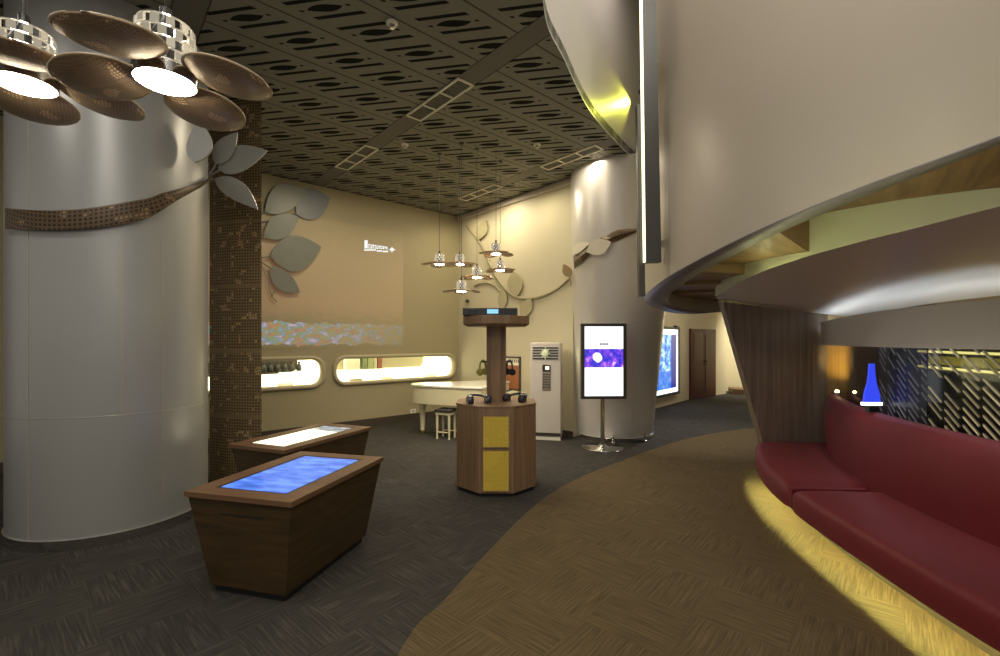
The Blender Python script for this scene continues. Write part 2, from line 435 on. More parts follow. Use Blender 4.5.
# window niches in the left wall: embossed rim, white glowing box, shelf items seen inside
M['sill_glow'] = glow('lit white niche lining', (1, .95, .62), 1.15, (.9, .88, .75))  # niche light put into lining and shelf, which glow themselves
for i, o in enumerate(OPEN):
    t0, t1, z0, z1, r = o
    win = bpy.data.objects.new('window_%d' % (i + 1), None); COL.objects.link(win); win.location = WL((t0 + t1) / 2, z0); win['kind'] = 'structure'
    win['label'] = ('long rounded display opening beside the corner' if i == 0 else 'long rounded display opening beside the woven trunk')
    inn = rrect(*o); out = rrect(t0 - .075, t1 + .075, z0 - .075, z1 + .075, r + .075)
    mb = MB(); n = len(inn)
    mb.sheet([[WL(*out[k % n], .001), WL(*out[k % n], .035), WL(*[(a + b2) / 2 for a, b2 in zip(out[k % n], inn[k % n])], .05), WL(*inn[k % n], .035), WL(*inn[k % n], -.09)] for k in range(n + 1)])
    obj('window_frame', mb, M['wall_rim'], win, smooth=70)
    bx = MB()
    a0, a1 = t0 - .1, t1 + .1
    for t in (a0, a1): bx.sheet([[WL(t, z0 - .04, -.11), WL(t, z1 + .1, -.11)], [WL(t, z0 - .04, -.7), WL(t, z1 + .1, -.7)]])
    bx.sheet([[WL(a0, z0 - .04, -.11), WL(a1, z0 - .04, -.11)], [WL(a0, z0 - .04, -.7), WL(a1, z0 - .04, -.7)]])
    bx.sheet([[WL(a0, z1 + .1, -.11), WL(a1, z1 + .1, -.11)], [WL(a0, z1 + .1, -.7), WL(a1, z1 + .1, -.7)]])
    bx.sheet([[WL(a0, z0 - .04, -.7), WL(a0, z1 + .1, -.7)], [WL(a1, z0 - .04, -.7), WL(a1, z1 + .1, -.7)]])
    obj('niche_lining', bx, M['sill_glow'], win)
    # inner opening on the back of the niche, upper part
    q0, q1 = (t0 + .42, t1 - .22) if i == 0 else (wl(297, 370, -.68)[0], t1 - .1)
    rr = rrect(q0, q1, 1.135, 1.60, .13)
    obj('inner_panel', MB().pad([WL(t, z, -.68) for t, z in rr], (E2.x, E2.y, 0), .02), M['vine'] if i == 0 else M['base_dark'], win)

# things in the niches
cols = [('pale', (.75, .72, .6)), ('green', (.22, .26, .12)), ('olive', (.3, .3, .16)), ('cream', (.6, .55, .4)), ('maroon', (.25, .08, .06))]
tq = wl(352, 370)[0]
bookspec = [(344, 358, (.70, .68, .58), 'white'), (361, 365.5, (.20, .24, .13), 'dark green'), (366, 371.5, (.33, .36, .19), 'olive green'), (372, 375, (.52, .47, .33), 'tan'), (376, 380, (.28, .09, .07), 'maroon')]
for pa, pb, c, nm in bookspec:
    ta = wl(pa, 360, -.6)[0]; tb = wl(pb, 360, -.6)[0]
    m = plain(nm + ' box board', c, .6)
    bx = MB().box(WL((ta + tb) / 2, 1.285, -.57), (abs(tb - ta), .14, .30), math.atan2(E1.y, E1.x))
    bx.box(WL((ta + tb) / 2, 1.285, -.497), (abs(tb - ta) * .6, .008, .1), math.atan2(E1.y, E1.x))
    tag(obj('display_box', bx, m, bevel=.006), '%s upright box on the shelf inside the display opening by the corner' % nm, 'box', 'boxes inside the display opening')
sh = MB().box(WL(1.7, 1.115, -.56), (2.6, .2, .03), math.atan2(E1.y, E1.x))
tag(obj('niche_shelf', sh, M['sill_glow'], bevel=.005), 'thin bright white shelf inside the display opening by the corner', 'shelf')
sh = MB().box(WL(5.0, 1.14, -.56), (2.2, .2, .03), math.atan2(E1.y, E1.x))
tag(obj('niche_shelf', sh, M['base_dark'], bevel=.005), 'dark shelf inside the display opening beside the woven trunk', 'shelf')
for k in range(6):
    t = wl(264 + k * 7.0, 370, -.57)[0]
    if t > 6: continue
    vv = MB().lathe([(0, 1.155), (.045, 1.155), (.055, 1.2), (.04, 1.27), (.02, 1.3), (.028, 1.34), (0, 1.34)], n=14, o=(0, 0, 0))
    p = WL(t, 0, -.57)
    for q in vv.v: q.x += p.x; q.y += p.y
    tag(obj('dark_vase', vv, M['dark'], smooth=40), 'small dark vase in the row on the dark shelf inside the opening by the trunk', 'vase', 'dark vases in the display opening')
for px, nm, z in ((357, 'olive green folded card on the white sill of the opening by the corner', .955), (388, 'white folded card on the sill, middle of the opening by the corner', .955), (432, 'white folded card on the sill near the right end of the corner opening', .955), (286, 'pale folded card on the sill of the opening by the trunk', .945)):
    t = wl(px, 380, -.2)[0]; a = WL(t - .14, z - .058 if False else z, -.25); 
    e = Vector((-E1.x, -E1.y, 0)); nn = Vector((E2.x, E2.y, 0)); zb = z - .05
    c = WL(t, zb, -.25)
    g = MB().sheet([[c - e * .13 - nn * .05, c - e * .13 + Vector((0, 0, .06)), c - e * .13 + nn * .05], [c + e * .13 - nn * .05, c + e * .13 + Vector((0, 0, .06)), c + e * .13 + nn * .05]])
    tag(obj('folded_card', g, M['vine'] if 'olive' in nm else M['frame_cream'], solid=.006), nm, 'card', 'cards on the display sills')

# projector picture on the left wall, its light put into a thin glowing sheet
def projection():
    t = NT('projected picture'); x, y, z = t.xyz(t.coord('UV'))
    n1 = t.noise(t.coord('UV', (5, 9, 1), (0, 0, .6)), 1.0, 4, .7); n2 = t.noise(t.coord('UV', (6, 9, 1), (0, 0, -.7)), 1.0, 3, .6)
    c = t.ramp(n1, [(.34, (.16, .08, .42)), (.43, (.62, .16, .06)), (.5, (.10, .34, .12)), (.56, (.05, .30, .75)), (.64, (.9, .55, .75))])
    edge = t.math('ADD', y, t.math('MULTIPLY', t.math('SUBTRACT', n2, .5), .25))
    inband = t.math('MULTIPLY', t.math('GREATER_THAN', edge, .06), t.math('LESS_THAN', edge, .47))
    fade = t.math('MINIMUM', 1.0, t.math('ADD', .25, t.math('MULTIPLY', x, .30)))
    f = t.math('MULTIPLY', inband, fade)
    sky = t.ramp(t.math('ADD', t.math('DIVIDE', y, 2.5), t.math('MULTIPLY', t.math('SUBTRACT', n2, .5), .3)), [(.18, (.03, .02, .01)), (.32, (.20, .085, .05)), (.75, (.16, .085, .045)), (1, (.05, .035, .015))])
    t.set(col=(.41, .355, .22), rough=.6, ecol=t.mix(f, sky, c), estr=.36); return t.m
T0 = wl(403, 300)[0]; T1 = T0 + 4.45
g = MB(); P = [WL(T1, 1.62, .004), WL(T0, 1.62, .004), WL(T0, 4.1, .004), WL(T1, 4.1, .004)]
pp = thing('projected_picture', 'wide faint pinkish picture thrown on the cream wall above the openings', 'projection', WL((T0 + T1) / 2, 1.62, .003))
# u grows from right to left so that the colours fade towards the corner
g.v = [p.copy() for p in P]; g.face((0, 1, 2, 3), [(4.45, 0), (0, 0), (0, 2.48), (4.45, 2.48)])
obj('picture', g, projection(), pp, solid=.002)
lg = MB(); wm = glow('projected white lettering', (.75, .82, .9), .75, (.5, .5, .5))
def lrect(x0, y0, x1, y1):
    lg.pad([WLp(x0, y1, .009), WLp(x1, y1, .009), WLp(x1, y0, .009), WLp(x0, y0, .009)], (E2.x, E2.y, 0), .002)
lrect(364.5, 240.3, 367.6, 248.4)
xs = 368.4; 
for k, wq in enumerate([2.0, 1.7, 2.0, 1.4, 1.9, 1.6, 1.9, 1.3, 1.7, 1.6]):
    s = .10 * (xs - 364); hh = 4.6 - .22 * k
    if k % 3 == 1: lrect(xs, 248.6 + s * .35 - hh, xs + .6, 248.3 + s * .35); lrect(xs + wq - .6, 248.6 + s * .35 - hh, xs + wq - .1, 248.3 + s * .35); lrect(xs, 248.2 + s * .35 - .8, xs + wq - .1, 248.3 + s * .35)
    elif k % 3 == 0: lrect(xs, 248.6 + s * .35 - hh, xs + .6, 248.3 + s * .35); lrect(xs, 248.6 + s * .35 - hh, xs + wq - .2, 249.4 + s * .35 - hh); lrect(xs, 247.6 + s * .35, xs + wq - .2, 248.3 + s * .35)
    else: lrect(xs, 248.6 + s * .35 - hh, xs + wq - .3, 249.5 + s * .35 - hh); lrect(xs + .5, 248.6 + s * .35 - hh, xs + 1.1, 248.3 + s * .35)
    xs += wq + .25
lrect(364, 249.4, 376, 250.6); lrect(376.6, 250.3, 382, 251.6); lrect(382.6, 250.8, 388, 252.2)
for a in range(0, 360, 45):
    ca, sa = math.cos(math.radians(a)), math.sin(math.radians(a)); R = 3.4 if a % 90 == 0 else 2.2
    p = [(392 + ca * R * 1.2, 249.6 + sa * R), (392 - sa * .8, 249.6 + ca * .8), (392 + sa * .8, 249.6 - ca * .8)]
    lg.pad([WLp(x, y, .009) for x, y in p], (E2.x, E2.y, 0), .002)
obj('projected_lettering', lg, wm, pp)

# ------------------------------------------------------------------ ceiling fittings
def uvp(u, v, z): p = C0 - E1 * u + E2 * v; return Vector((p.x, p.y, z))
def cpos(px, py): d = (CEIL - H) * F / (YH - py); p = at(px, py, d); return roomuv((p.x, p.y))
rzu = math.atan2(E2.y, E2.x)
grl = [(430, 97.5, 3.355, 1.15, 'cream framed ceiling grille on the near strip, the one by the curved wall'), (347, 155.5, 3.355, 1.15, 'cream framed ceiling grille on the near strip, the one over the leaf cluster'),
       (566, 156, .755, 1.15, 'cream framed ceiling grille on the far strip, next to the white column'), (475.5, 191.5, .755, 1.15, 'cream framed ceiling grille on the far strip, above the pendant cluster')]
GR = []
for px, py, uc, L, lab in grl:
    v = cpos(px, py)[1]; c = uvp(uc, v, CEIL); GR.append(c)
    t = thing('ceiling_light', lab, 'ceiling light', c, 'linear ceiling grilles')
    fr = MB()
    for s in (-1, 1): fr.box(uvp(uc + s * .105, v, CEIL - .008), (L, .022, .02), rzu)
    for q in (-.5, -.167, .167, .5): fr.box(uvp(uc, v + q * (L - .02), CEIL - .008), (.022, .22, .02), rzu)
    obj('frame', fr, M['frame_cream'], t)
    lv = MB()
    for q in range(24): lv.box(uvp(uc, v - L / 2 + L * (q + .5) / 24, CEIL - .004), (.012, .2, .01), rzu)
    obj('louvre', lv, M['diffuser'], t)
for px, py, lab in ((392, 22, 'round white detector on the ceiling above the near grille strip'), (405, 144, 'round white detector on the ceiling between the grille strips'), (537, 144, 'round white detector on the ceiling near the white column')):
    u, v = cpos(px, py); c = uvp(u, v, CEIL)
    t = thing('smoke_detector', lab, 'detector', c, 'ceiling detectors')
    obj('base', MB().lathe([(.05, CEIL), (.055, CEIL - .015), (.045, CEIL - .03), (0, CEIL - .03)], (c.x, c.y), 20), M['frame_cream'], t, smooth=40)
    obj('head', MB().lathe([(.03, CEIL - .03), (.03, CEIL - .05), (.018, CEIL - .062), (0, CEIL - .062)], (c.x, c.y), 16), M['steel'], t, smooth=40)

# ------------------------------------------------------------------ big silver drum at the left, woven trunk, branch, leaves
CY = (-3.811, 4.574); CR = .767
t = thing('silver_drum', 'large satin silver round column with chrome foot at the left', 'column', (CY[0], CY[1], 0))
obj('cladding', MB().lathe([(CR, .09), (CR, 1.1), (CR, 2.6), (CR, CEIL - .002)], CY, 96), M['silver'], t, smooth=40)
obj('kick_plate', MB().lathe([(CR + .012, 0), (CR + .012, .09), (CR, .09)], CY, 96), M['chrome'], t, smooth=40)
sm = MB()
for px, z0, z1 in ((122, 1.11, 2.6), (162, .3, 2.75), (28, .1, 4.7)):
    d = ray_circ(px, CY, CR + .001); p = at(px, 300, d); a = math.atan2(p.y - CY[1], p.x - CY[0])
    sm.box((p.x, p.y, (z0 + z1) / 2), (.004, .008, z1 - z0), a)
ring = [(CY[0] + (CR + .001) * math.cos(2 * PI * i / 64), CY[1] + (CR + .001) * math.sin(2 * PI * i / 64), 1.105) for i in range(64)]
sm.tube(ring, .003, 6, True)
obj('panel_seam', sm, M['silver_seam'], t)

tree = thing('woven_tree', 'brown woven lattice trunk from floor to ceiling with branch and pale leaves', 'tree sculpture', (-3.3, 5.95, 0))
tc, ts = math.cos(math.radians(-14)), math.sin(math.radians(-14))
A0 = at(209.5, 400, 5.80); A1 = at(261.5, 400, 5.62)
ch = Vector((A1.x - A0.x, A1.y - A0.y)); bk = Vector((-ch.y, ch.x)).normalized()
fr = [(A0.x, A0.y)]
for i in range(1, 8): f = i / 8; fr.append((A0.x + ch.x * f - bk.x * .035 * math.sin(PI * f), A0.y + ch.y * f - bk.y * .035 * math.sin(PI * f)))
fr.append((A1.x, A1.y))
q1 = (A1.x + bk.x * .30 - ch.x * .55, A1.y + bk.y * .30 - ch.y * .55); q0 = (A0.x + bk.x * .35 + ch.x * .1, A0.y + bk.y * .35 + ch.y * .1)
obj('trunk', MB().prism(fr + [q1, q0], 0, CEIL - .002), M['woven'], tree, smooth=30)
up = [(5, 208), (44, 210.4), (88, 208), (132, 201), (150, 197.6), (163, 192.8), (187, 186.6), (203, 181), (212, 176)]
lo = [(5, 229), (44, 230.6), (88, 229), (132, 223), (154, 215), (171.6, 204), (187, 195), (203, 186), (212, 179.5)]
us = spline(up, 6); ls = spline(lo, 6)
def cyl(px, py, off):
    if px > 203: d = ray_circ(203, CY, CR + off) + (px - 203) * .022
    else: d = ray_circ(px, CY, CR + off)
    return at(px, py, d)
g = []
for a, c in zip(us, ls):
    g.append([cyl(a[0], a[1], .012), cyl(a[0], a[1] + .5, .045), cyl((a[0] + c[0]) / 2, (a[1] + c[1]) / 2, .055), cyl(c[0], c[1] - .5, .045), cyl(c[0], c[1], .012)])
obj('branch', MB().sheet(g), M['woven_dark'], tree, smooth=50)

def leaf_px(base, tip, w, fn, nrm, th=.015, bend=0.0, stem=None, n=12, sharp=.75):
    """leaf outline in the plane reached through fn, with a short stem"""
    b_ = Vector(base); t_ = Vector(tip); ax = t_ - b_; pr = Vector((-ax.y, ax.x)).normalized()
    L, R = [], []
    for i in range(n + 1):
        s = i / n; hw = w / 2 * (math.sin(PI * s ** sharp)) ** .9 if 0 < s < 1 else 0
        c = b_ + ax * s + pr * bend * math.sin(PI * s)
        L.append(c + pr * hw); R.append(c - pr * hw)
    P = L + R[-2:0:-1]
    mb = MB().pad([fn(p.x, p.y) for p in P], nrm, th)
    if stem:
        s_ = Vector(stem); c2 = spline([tuple(s_), tuple((s_ + b_) / 2 + pr * .8), tuple(b_ + ax * .12)], 4)
        mb.tube([fn(q[0], q[1]) + Vector(nrm).normalized() * th * .5 for q in c2], .011, 6)
    return mb
nf = (0, -1, 0)
fA = lambda d: (lambda x, y: at(x, y, d))
for base, tip, w, d, stem, bend in (((196, 163), (200, 121), 25, 4.42, None, 3), ((216, 164), (238, 133), 20, 5.22, (209, 175), -1), ((219, 170), (268, 151), 26, 5.25, (209, 176), -3), ((216, 179), (258.5, 209.5), 20, 5.23, (209, 176), -3)):
    obj('leaf', leaf_px(base, tip, w, fA(d), nf, .02, bend, stem), M['leaf'], tree, smooth=30)
spray = thing('leaf_cluster', 'cluster of five grey leaves on stems mounted on the cream wall beside the trunk', 'wall decoration', WLp(262, 240, .05))
nL = (E2.x, E2.y, 0)
for base, tip, w, n_, stem, bend, mt in (((296, 214), (330, 198), 32, .035, (262, 222), -3, 'leaf_blue'), ((265, 212), (308, 192), 28, .06, (258, 215), -5, 'leaf_grey'), ((264, 237), (299, 217), 24, .08, (257, 239), -1, 'leaf_grey'), ((270, 256), (321, 247), 36, .07, (257, 257.5), 2, 'leaf_grey'), ((270, 267), (300, 293), 19, .06, (257, 258.5), 2, 'leaf_grey')):
    obj('leaf', leaf_px(base, tip, w, (lambda nn: (lambda x, y: WLp(x, y, nn)))(n_), nL, .015, bend, stem, sharp=.9), M[mt], spray, smooth=30)
obj('leaf_stem', MB().tube([WLp(274, 291, .05), WLp(272, 297, .05), WLp(277, 302, .05)], .010, 6).tube([WLp(258, 258, .05), WLp(266, 275, .05), WLp(272, 297, .05)], .007, 6), M['leaf_grey'], spray)

# ------------------------------------------------------------------ white column and its branch
B0, R0, B1, R1 = (2.11, 8.64), .715, (2.21, 8.22), .94
def colc(z): f = z / CEIL; return (B0[0] + (B1[0] - B0[0]) * f, B0[1] + (B1[1] - B0[1]) * f), R0 + (R1 - R0) * f
t = thing('white_column', 'satin white leaning round column behind the portrait screen', 'column', (B0[0], B0[1], 0))
def ringp(z, off=0.0, n=72):
    c, r = colc(z); return [Vector((c[0] + (r + off) * math.cos(2 * PI * i / n), c[1] + (r + off) * math.sin(2 * PI * i / n), z)) for i in range(n)]
obj('cladding', MB().loft([ringp(z) for z in (.07, 1.2, 2.4, 3.6, CEIL)]), M['column'], t, smooth=40)
obj('kick_plate', MB().loft([ringp(0, .014), ringp(.07, .014)]), M['chrome'], t, smooth=40)
sm = MB()
for z in (.95, 2.05, 3.2): sm.tube(ringp(z, .001), .004, 6, True)
obj('panel_seam', sm, M['column'], t)
def cl(px, py, off=.03):
    z = 2.6
    for _ in range(4):
        c, r = colc(z); d = ray_circ(px, c, r + off); z = at(px, py, d).z
    return at(px, py, d)
br = thing('woven_branch', 'dark woven branch with white leaves wrapped on the white column', 'wall decoration', cl(600, 255))
g1 = [((573.5, 256), (574.5, 269)), ((580, 251), (581, 263)), ((586, 247), (587, 257)), ((590, 244.5), (592, 253.5))]
obj('branch', MB().sheet([[cl(a[0], a[1], .035), cl((a[0] + b_[0]) / 2, (a[1] + b_[1]) / 2, .07), cl(b_[0], b_[1], .035)] for a, b_ in g1]), M['woven_dark'], br, solid=.01)
g2 = [((600, 237.5), (600.5, 238.5)), ((606, 237), (608, 241.5)), ((611, 233), (611, 243)), ((618, 229.8), (619, 240)), ((630, 229), (631, 234.5)), ((638, 229), (638.5, 231))]
obj('branch', MB().sheet([[cl(a[0], a[1], .035), cl((a[0] + b_[0]) / 2, (a[1] + b_[1]) / 2, .07), cl(b_[0], b_[1], .035)] for a, b_ in g2]), M['woven_dark'], br, solid=.01)
cln = (-.25, -.97, 0)
obj('leaf', leaf_px((586, 252), (611, 242), 16, lambda x, y: cl(x, y, .09), cln, .015, 0, None, sharp=1.0), M['white_leaf'], br, smooth=30)
obj('leaf', leaf_px((572, 254), (590, 243), 9, lambda x, y: cl(x, y, .05), cln, .012, -2, None), M['white_leaf'], br, smooth=30)
obj('leaf', leaf_px((570, 277), (564, 264), 9, lambda x, y: WRp(x, y, .12), (-E1.x, -E1.y, 0), .015, 0, (571, 286)), M['woven'], br, smooth=30)
# relief vine on the back wall
vi = thing('vine_relief', 'olive relief vine with round leaves curving along the pale back wall', 'wall decoration', WRp(510, 293, .02))
vb = spline([(466, 226), (475, 236), (484, 250), (490, 264), (496.6, 277), (509, 292.5), (522, 298.5), (538.7, 297.2), (555, 290.5), (569, 279)], 6)
obj('branch', MB().tube([WRp(x, y, .02) for x, y in vb], [.018 + .02 * math.sin(PI * i / (len(vb) - 1)) for i in range(len(vb))], 8), M['vine'], vi, smooth=60)
vb2 = spline([(474, 286), (481, 283.5), (488, 283), (495, 286), (501, 292)], 6)
obj('branch', MB().tube([WRp(x, y, .02) for x, y in vb2], .018, 8), M['vine'], vi, smooth=60)
for base, tip, w in (((479, 240), (486, 220), 10), ((517, 297), (514, 271), 15), ((502, 311), (504, 289), 9), ((522, 318), (531, 298), 12)):
    obj('leaf', leaf_px(base, tip, w, lambda x, y: WRp(x, y, .03), (-E1.x, -E1.y, 0), .02, 0, None, sharp=1.0), M['vine_leaf'], vi, smooth=30)
wall_lamp = thing('spot_fitting', 'tiny dark spot fitting on the back wall above the kiosk shelf', 'spotlight', WRp(467, 301, .05))
obj('body', MB().sphere(WRp(467, 301, .05), .05, 8, (1, 1, .8)), M['dark'], wall_lamp, smooth=60)
obj('bracket', MB().tube([WRp(467, 301, .0), WRp(467, 301, .05)], .015), M['dark'], wall_lamp)

# ------------------------------------------------------------------ petal pendant lamps
def lattice(c, z0, z1, r):
    mb = MB(); rows, n = 4, 12
    for k in range(rows + 1):
        z = z0 + (z1 - z0) * k / rows; rr = r * (1 - .12 * (k / rows) ** 2)
        mb.tube([(c.x + rr * math.cos(2 * PI * i / 24), c.y + rr * math.sin(2 * PI * i / 24), z) for i in range(24)], .004, 5, True)
    for k in range(rows):
        z = z0 + (z1 - z0) * (k + .5) / rows; rr = r * (1 - .12 * ((k + .5) / rows) ** 2)
        for i in range(n):
            a = 2 * PI * (i + .5 * (k % 2)) / n
            mb.box((c.x + rr * math.cos(a), c.y + rr * math.sin(a), z), (.010, .026, (z1 - z0) / rows * .70), a)
    return mb
t_ = NT('faceted crystal beads'); t_.set(col=(.7, .67, .6), rough=.1, metal=1.0, ecol=(1, .88, .66), estr=.26); M['crystal'] = t_.m  # lamp sparkle put into the beads as a faint glow
def pendant(c, ang, label, group, first=None, sc=1.0):
    """c = centre of the lens"""
    t = thing('petal_pendant', label, 'pendant lamp', c, group)
    if first is not None:
        t.rotation_euler.z = ang; t.scale = (sc, sc, sc)
        L = CEIL - c.z
        for chd in first.children:
            q = chd.copy(); COL.objects.link(q); q.parent = t
            for g2 in chd.children:
                q2 = g2.copy(); COL.objects.link(q2); q2.parent = q
        return t
    c = Vector(c)
    obj('lens', MB().lathe([(0, c.z - .024), (.08, c.z - .020), (.100, c.z - .01), (.100, c.z + .01), (0, c.z + .012)], (c.x, c.y), 28), M['lens'], t, smooth=50)
    obj('lens_ring', MB().lathe([(.100, c.z - .010), (.105, c.z - .008), (.105, c.z + .03), (.098, c.z + .03)], (c.x, c.y), 28), M['chrome'], t, smooth=50)
    obj('crystal_shade', lattice(c, c.z + .035, c.z + .20, .10), M['crystal'], t)
    obj('lamp_holder', MB().lathe([(.05, c.z + .012), (.05, c.z + .16), (.035, c.z + .2), (.02, c.z + .225), (.02, c.z + .27), (0, c.z + .27)], (c.x, c.y), 16), M['dark'], t, smooth=40)
    for k in range(4):
        a = k * PI / 2; r = .147
        Mx = Matrix.Rotation(a, 3, 'Z') @ Matrix.Rotation(math.radians(9), 3, 'Y')
        o = c + Vector((math.cos(a) * .236, math.sin(a) * .236, -.026))
        rr = [(0, -.0), (.06, .002), (.11, .009), (.133, .02), (r, .03), (r, .036), (.133, .027), (.11, .016), (.06, .009), (0, .007)]
        pet = MB()
        n = 36; b0 = 0
        pet.lathe(rr, n=n, M=Mx, o=o)
        pet.uv = []
        for f in pet.f: pet.uv.append([((pet.v[i] - o).dot(Mx.col[0]), (pet.v[i] - o).dot(Mx.col[1])) for i in f])
        p = obj('petal', pet, M['rattan'], t, smooth=50)
        rim = MB().tube([o + Mx @ Vector((r * math.cos(2 * PI * i / 36), r * math.sin(2 * PI * i / 36), .033)), ][:1] + [o + Mx @ Vector((r * math.cos(2 * PI * i / 36), r * math.sin(2 * PI * i / 36), .033)) for i in range(1, 36)], .0055, 6, True)
        obj('petal_rim', rim, M['rim'], p, smooth=60)
    return t
def hang(t):
    """cable and ceiling rose, made to the length this lamp needs"""
    c = t.location; k_ = t.scale.x; LN = (CEIL - c.z) / k_
    cb = MB().tube([(0, 0, .26), (0, 0, LN - .02)], .0045, 6); ro = MB().lathe([(0, LN), (.05, LN), (.05, LN - .02), (.01, LN - .03), (0, LN - .03)], n=16)
    for nm, mb, m in (('cable', cb, M['cable']), ('ceiling_rose', ro, M['dark'])):
        for i, q in enumerate(mb.v): mb.v[i] = q + c
        obj(nm, mb, m, t, smooth=40)
PEND = []
dN = 1.753
near1 = pendant(at(165.5, 80, dN), 0, 'large petal pendant lamp complete with four rattan discs, upper left of photo', 'near petal pendants'); PEND.append(near1)
specs = [((24, 82.5, 1.86), math.radians(38), 'large petal pendant lamp cut off by the left photo edge', 'near petal pendants'),
         ((439.4, 264, 7.3), .3, 'small petal pendant hanging left of all the others in the far cluster', 'far petal pendants'),
         ((459.7, 264, 7.5), 1.0, 'small petal pendant level with and just right of the leftmost of the far cluster', 'far petal pendants'),
         ((477, 277, 7.1), .7, 'small petal pendant in the middle of the far cluster, second lowest', 'far petal pendants'),
         ((461.5, 291, 6.9), .15, 'lowest small petal pendant of the far cluster', 'far petal pendants'),
         ((496, 253.5, 7.0), .5, 'highest small petal pendant of the far cluster', 'far petal pendants'),
         ((500.3, 270, 7.6), .9, 'small petal pendant just below the highest one of the far cluster', 'far petal pendants')]
for p, a, lab, gr in specs: PEND.append(pendant(at(*p), a, lab, gr, near1, .74 if 'far' in gr else 1.0))
for t in PEND:
    r0 = t.rotation_euler.z; hang(t)

# ------------------------------------------------------------------ touch tables
scr = NT('blue touch screen'); n = scr.noise(scr.coord('Object', (2.2, 6, 2)), 2.0, 4, .6)
scr.set(col=(.02, .03, .06), rough=.12, ecol=scr.ramp(n, [(.3, (.03, .09, .40)), (.5, (.07, .18, .72)), (.62, (.13, .28, .85)), (.8, (.02, .05, .25))]), estr=1.15); M['screen_blue'] = scr.m
scr = NT('pale touch screen'); x, y, z = scr.xyz(scr.coord('Object'))
n = scr.noise(scr.coord('Object', (6, 6, 6)), 1.5, 3)
scr.set(col=(.03, .03, .03), rough=.12, ecol=scr.mix(scr.math('GREATER_THAN', scr.math('ADD', y, scr.math('MULTIPLY', n, .1)), .30), (1.0, .95, .62), scr.ramp(n, [(.35, (.05, .06, .07)), (.6, (.25, .27, .3))])), estr=1.5); M['screen_pale'] = scr.m
def table(c, ang, w, l, screen, label, wb=.62, lb=1.0, ht=.72):
    t = thing('touch_table', label, 'touch table', (c[0], c[1], 0), 'touch screen tables'); t.rotation_euler.z = ang
    def rc(a, b_, z): return [Vector((t.location.x + x, t.location.y + y, z)) for x, y in ((-a / 2, -b_ / 2), (a / 2, -b_ / 2), (a / 2, b_ / 2), (-a / 2, b_ / 2))]
    obj('plinth', MB().loft([rc(wb - .05, lb - .05, 0), rc(wb - .05, lb - .05, .05)]), M['black'], t)
    k = .93
    obj('body', MB().loft([rc(wb, lb, .05), rc(w - .03, l - .03, ht - .035)]), M['walnut_h'], t, bevel=.005)
    top = MB(); P = rc(w, l, ht - .035); Q = rc(w, l, ht); I = rc(w - .27, l - .25, ht); J = rc(w - .27, l - .25, ht - .006)
    top.sheet([[P[i % 4], Q[i % 4], I[i % 4], J[i % 4]] for i in range(5)]); top.face([len(top.v) + 0 for _ in ()] or (0, 4, 8, 12))
    obj('table_top', top, M['walnut_red'], t)
    bz = MB().loft([rc(w - .27, l - .25, ht - .012), rc(w - .27, l - .25, ht - .004)])
    b_ = obj('bezel', bz, M['black'], t)
    obj('touch_screen', MB().loft([rc(w - .32, l - .30, ht - .004), rc(w - .32, l - .30, ht - .001)]), screen, b_)
    sl = MB(); yb = -(lb / 2 + (l - .03 - lb) / 2 * .78) 
    X, Y = t.location.x, t.location.y
    tilt = math.atan2((l - .03 - lb) / 2, ht - .085)
    Rm = Matrix.Rotation(tilt, 3, 'X')
    def onface(zz): return Y - (lb / 2 + (l - .03 - lb) / 2 * (zz - .05) / (ht - .085)) - .001
    sl.box((X + .02, onface(.585), .585), (.34, .004, .006), M=Rm)
    obj('drawer_gap', sl, M['black'], t)
    return t
table((-1.60, 3.62), math.radians(-14.5), .86, 1.19, M['screen_blue'], 'wooden tapered touch table with glowing blue screen, nearest the viewer')
table((-2.13, 5.06), math.radians(-22), .74, 1.30, M['screen_pale'], 'wooden tapered touch table with bright white screen, behind the blue one', .56, 1.0)

# ------------------------------------------------------------------ octagonal listening kiosk
KC = Vector((-.045, 5.62)); KR = .507
def octa(r, z, rot=22.5): return [Vector((KC.x + r * math.cos(math.radians(rot + 45 * i)), KC.y + r * math.sin(math.radians(rot + 45 * i)), z)) for i in range(8)]
k = thing('listening_kiosk', 'octagonal brown wood kiosk with central post, shelf and yellow grilles', 'kiosk', (KC.x, KC.y, 0))
obj('plinth', MB().loft([octa(KR - .03, 0), octa(KR - .03, .04)]), M['black'], k)
obj('cabinet', MB().loft([octa(KR, .04), octa(KR, 1.0)]), M['kiosk'], k, bevel=.006)
obj('counter_top', MB().loft([octa(KR + .008, 1.0), octa(KR + .008, 1.02)]), M['kiosk'], k, bevel=.004)
t_ = NT('gold perforated grille'); x, y, z = t_.xyz(t_.coord('Object', (70, 70, 70)))
fx = t_.math('SUBTRACT', t_.math('FRACT', x), .5); fz = t_.math('SUBTRACT', t_.math('FRACT', z), .5)
hl = t_.math('LESS_THAN', t_.math('ADD', t_.math('MULTIPLY', fx, fx), t_.math('MULTIPLY', fz, fz)), .06)
n = t_.noise(t_.coord('Object', (5, 5, 5)), 1.0, 2); hl = t_.math('MULTIPLY', hl, t_.math('GREATER_THAN', n, .47))
t_.set(col=t_.mix(hl, (.50, .36, .06), (.22, .15, .02)), rough=.4, metal=.3, ecol=(.9, .6, .06), estr=.10); M['grille'] = t_.m  # yellow light put into the grille as a faint glow, no lamp behind
yF = KC.y - KR * math.cos(math.radians(22.5))
